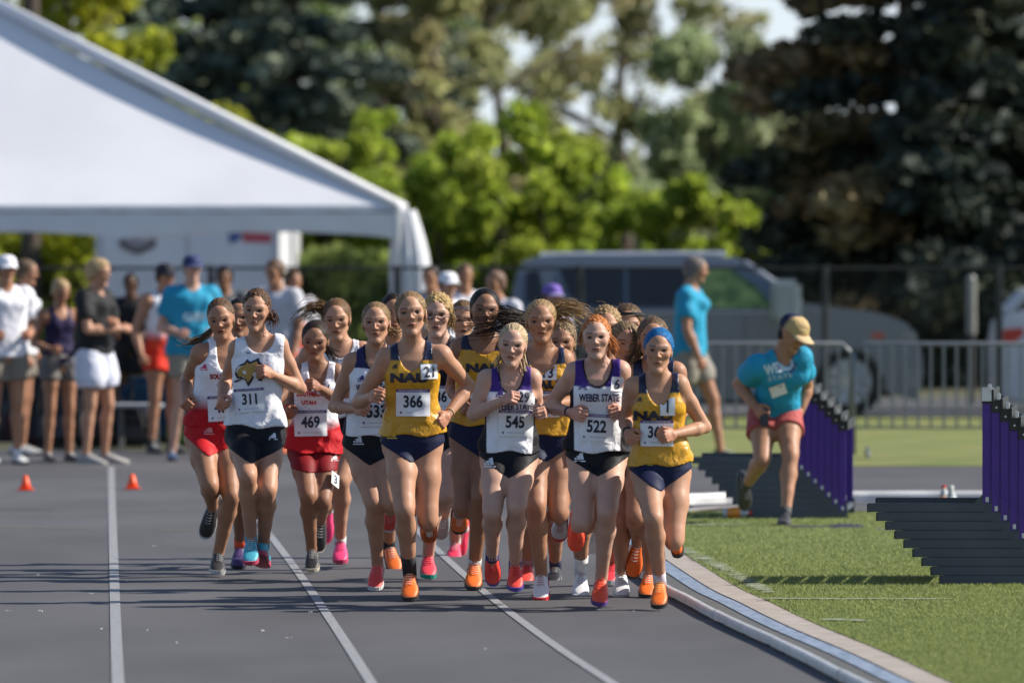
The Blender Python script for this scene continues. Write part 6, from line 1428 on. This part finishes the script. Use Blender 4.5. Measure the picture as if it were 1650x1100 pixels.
std(at=((262 - 825) / FOC * 78.5, 78.5), H=1.76, male=True, yaw=35, label='athlete in white and orange singlet with dark cap and orange shorts', wear=[('singlet', fade((.65, .05, .02), (.70, .70, .74), .1, .12), M_cloth, 'singlet'), ('shorts', solid((.62, .03, .012)), M_cloth, 'shorts')], skin='mid', cap=((.02, .02, .03), (.02, .02, .03)), hair=dict(c=DKBR, fly=0), fit=dict(hem=.02, leg=.40, strap=.14, nd=.08), shoes=dict(c=(.02, .02, .025), sock=(.02, .02, .02), sh=.05), J=dict(eA=(-.26, -.06, 1.12), wA=(-.28, .08, .90)))
std(at=at(308, 742), H=1.84, male=True, yaw=15, label='heavy man in bright blue tee, khaki shorts and navy cap facing the runners', wear=[tee(CY), sh((.27, .25, .20))], skin='fair', wf=1.15, cap=((.03, .04, .12), (.06, .07, .15)), hair=dict(c=(.12, .08, .06), fly=0), J=dict(HOLD, aA=(-.16, -.02, .08), tA=(-.20, .15, .01)), shoes=dict(c=(.02, .05, .12), c2=(.5, .5, .5)))
std(at=((362 - 825) / FOC * 83, 83.), H=1.73, male=True, label='black haired person standing behind the tall runner 311', wear=[tee((.08, .09, .10)), sh((.1, .1, .1))], skin='tan', hair=dict(c=(.006, .006, .008), vol=.006, fly=0), J={})
std(at=((447 - 825) / FOC * 78, 78.), H=1.80, male=True, yaw=-30, label='brown haired man in pale grey tee left of the tent post', wear=[tee((.48, .48, .52)), sh((.40, .05, .04))], skin='mid', hair=dict(c=(.09, .055, .035), vol=.003, fly=10))
std(at=((470 - 825) / FOC * 79.5, 79.5), H=1.70, male=True, yaw=20, label='person in grey and red top beside the trailer corner', wear=[('tee', fade((.45, .06, .05), (.40, .40, .43), .25, .05), M_cloth, 'tee_shirt'), sh((.1, .1, .12))], skin='mid')
std(at=((697 - 825) / FOC * 80, 80.), H=1.74, male=True, yaw=-20, label='dark haired spectator beside the tent curtain, behind the middle of the pack', wear=[tee((.35, .35, .4)), sh((.1, .1, .1))], skin='mid', hair=dict(c=DKBR, fly=0))
std(at=((718 - 825) / FOC * 77, 77.), H=1.68, yaw=30, label='spectator with white cap and white top behind the headband runner', wear=[tee((.72, .72, .78)), sh((.3, .3, .3))], skin='light', cap=((.72, .72, .76), (.7, .7, .75)))
std(at=((748 - 825) / FOC * 79, 79.), H=1.76, male=True, yaw=10, label='brown haired spectator above the tall dark haired runner', wear=[tee((.55, .55, .6)), sh((.1, .1, .1))], skin='mid', hair=dict(c=(.10, .06, .035), fly=0))
std(at=((803 - 825) / FOC * 76, 76.), H=1.70, yaw=-35, label='spectator in pale top looking left in front of the car rear', wear=[('tee', fade((.45, .45, .52), (.5, .5, .56), .3, .05), M_cloth, 'tee_shirt'), sh((.3, .06, .1))], skin='mid', hair=dict(c=(.12, .07, .05), vol=.004, fly=20))
std(at=((886 - 825) / FOC * 74, 74.), H=1.58, yaw=30, label='spectator in purple cap just above the blonde ponytail', wear=[tee((.35, .34, .42)), sh((.2, .2, .2))], skin='light', cap=((.16, .10, .38), (.30, .26, .45)))
std(at=at(1112, 745), H=1.83, male=True, yaw=78, label='grey haired man in bright blue tee striding right behind the blue haired runner', wear=[tee(CY), sh((.24, .22, .19))], skin='mid', face=(8, 8, 0), hair=dict(c=(.10, .08, .07), c2=(.28, .25, .23), vol=.002, fly=10), fit=dict(leg=.62),
    J=dict(kA=(-.10, -.06, .52), aA=(-.11, -.30, .20), tA=(-.12, -.20, .06), kB=(.10, .18, .52), aB=(.10, .24, .10), tB=(.11, .43, .03), eA=(-.24, .02, 1.12), wA=(-.22, .12, .88), eB=(.24, -.06, 1.12), wB=(.24, -.04, .86)), shoes=dict(c=(.015, .015, .02)))
# the man bending forward beside the far hurdles
def W3(px, py, d, dy=0): return tuple(W(px, py, d - dy))
def bending():
    s = 236.; k = dict(s=s, H=1.80, male=True, wf=.80, hs=.98, seed=77, label='man in bright blue tee, red shorts and cap looking down by far hurdles', skin='mid', face=(52, 34, 0), mouth=.2, tw=-.03, lean=.26, res=.010, hres=.005, gres=.009,
        J=dict(hd=(1277, 538), nk=(1262, 572), sA=(1222, 590), sB=(1290, 578), eA=(1190, 618, '-'), wA=(1217, 655, '+'), eB=(1300, 622, -.04), wB=(1292, 658, .02), hA=(1230, 666), hB=(1266, 664), kA=(1228, 742, '+'), aA=(1203, 780, '-'), tA=(1199, 818, '-'), kB=(1274, 735, '+'), aB=(1266, 829, '+'), tB=(1264, 846, '+')),
        wear=[tee(CY), ('shorts', solid((.36, .075, .07)), M_cloth, 'shorts')], fit=dict(leg=.47, hem=.03, loose=.014, sleeve=.50), hair=dict(c=DKBR, vol=-.003, fly=0), cap=((.42, .30, .14), (.45, .32, .17), (.015, .02, .05)), shoes=dict(c=(.04, .04, .045), c2=(.12, .12, .13), s=(.05, .05, .05), sock=(.05, .05, .05), sh=.05), group='spectators around the start area')
    build_person(k); R_['bend'] = k; root = k['_root']; o, cl = k['_top']
    v, f = grid2(3, 3); t = cl.drape('name_badge', v, f, 1252, 628, .11, .075, M_bib, root, .012, .35)
    mb = MB(); c = lambda x, y, dd=.0: W(x, y, k['_d'] - dd)
    ys = []
    for pts in ([(1256, 565), (1254, 590), (1252, 622)], [(1287, 562), (1278, 590), (1256, 622)]):
        P = []
        for x, y in pts:
            w_ = W(x, y, k['_d']); h_ = cl.bvh.ray_cast(Vector((w_[0], cl.y0 - .5, w_[2])), Vector((0, 1, 0)))
            P.append((w_[0], (h_[0].y if h_[0] is not None else k['_d'] - .15) - .012, w_[2]))
        mb.tube(P, .006, 5)
    mb.build('lanyard', flat((.05, .03, .20)), root)
    lettering(k, 'WEBER', 1254, 590, .22, .075, (.50, .60, .66), rot=.25, bold=.06); lettering(k, 'STATE', 1255, 606, .17, .03, (.45, .56, .62), rot=.2, bold=.02)
    # tattoo sleeve band and phone
    a, b = k['_P']['eA'], k['_P']['wA']; ring_tube('tattoo_sleeve', a + (b - a) * .15, a + (b - a) * .62, .0425, .037, (.07, .06, .055), root)
    p = k['_P']['wA'] + np.array((.05, -.05, -.07)); mb = MB(); mb.box(p[0] - .02, p[0] + .04, p[1] - .02, p[1] + .01, p[2] - .06, p[2] + .05); ph = mb.build('smartphone', flat((.01, .012, .03), .2), None, bevel=.005); tag(ph, 'dark phone held at the waist by the man in red shorts', 'phone')
bending()
for k in SP:
    if 'heavy man' in k['label']:
        k['s'] = FOC / k['at'][1]; lettering(k, 'CREW', 318, 510, .24, .075, (.35, .50, .60), bold=.05)
    if 'striding right' in k['label']:
        pass

def pole(px, d, r, top, label):
    x = (px - 825) / FOC * d; root = thing('utility_pole', label, 'pole', (x, d, 0)); mb = MB(); mb.tube([(x, d, -.1), (x, d, top)], [r, r * .8], 12); mb.build('shaft', M_bark, root); mb = MB(); mb.box(x - .9, x + .9, d - .06, d + .06, top - .7, top - .58); mb.build('crossarm', M_bark, root)
pole(50, 116, .13, 9.5, 'dark wooden pole seen under the left end of the tent')
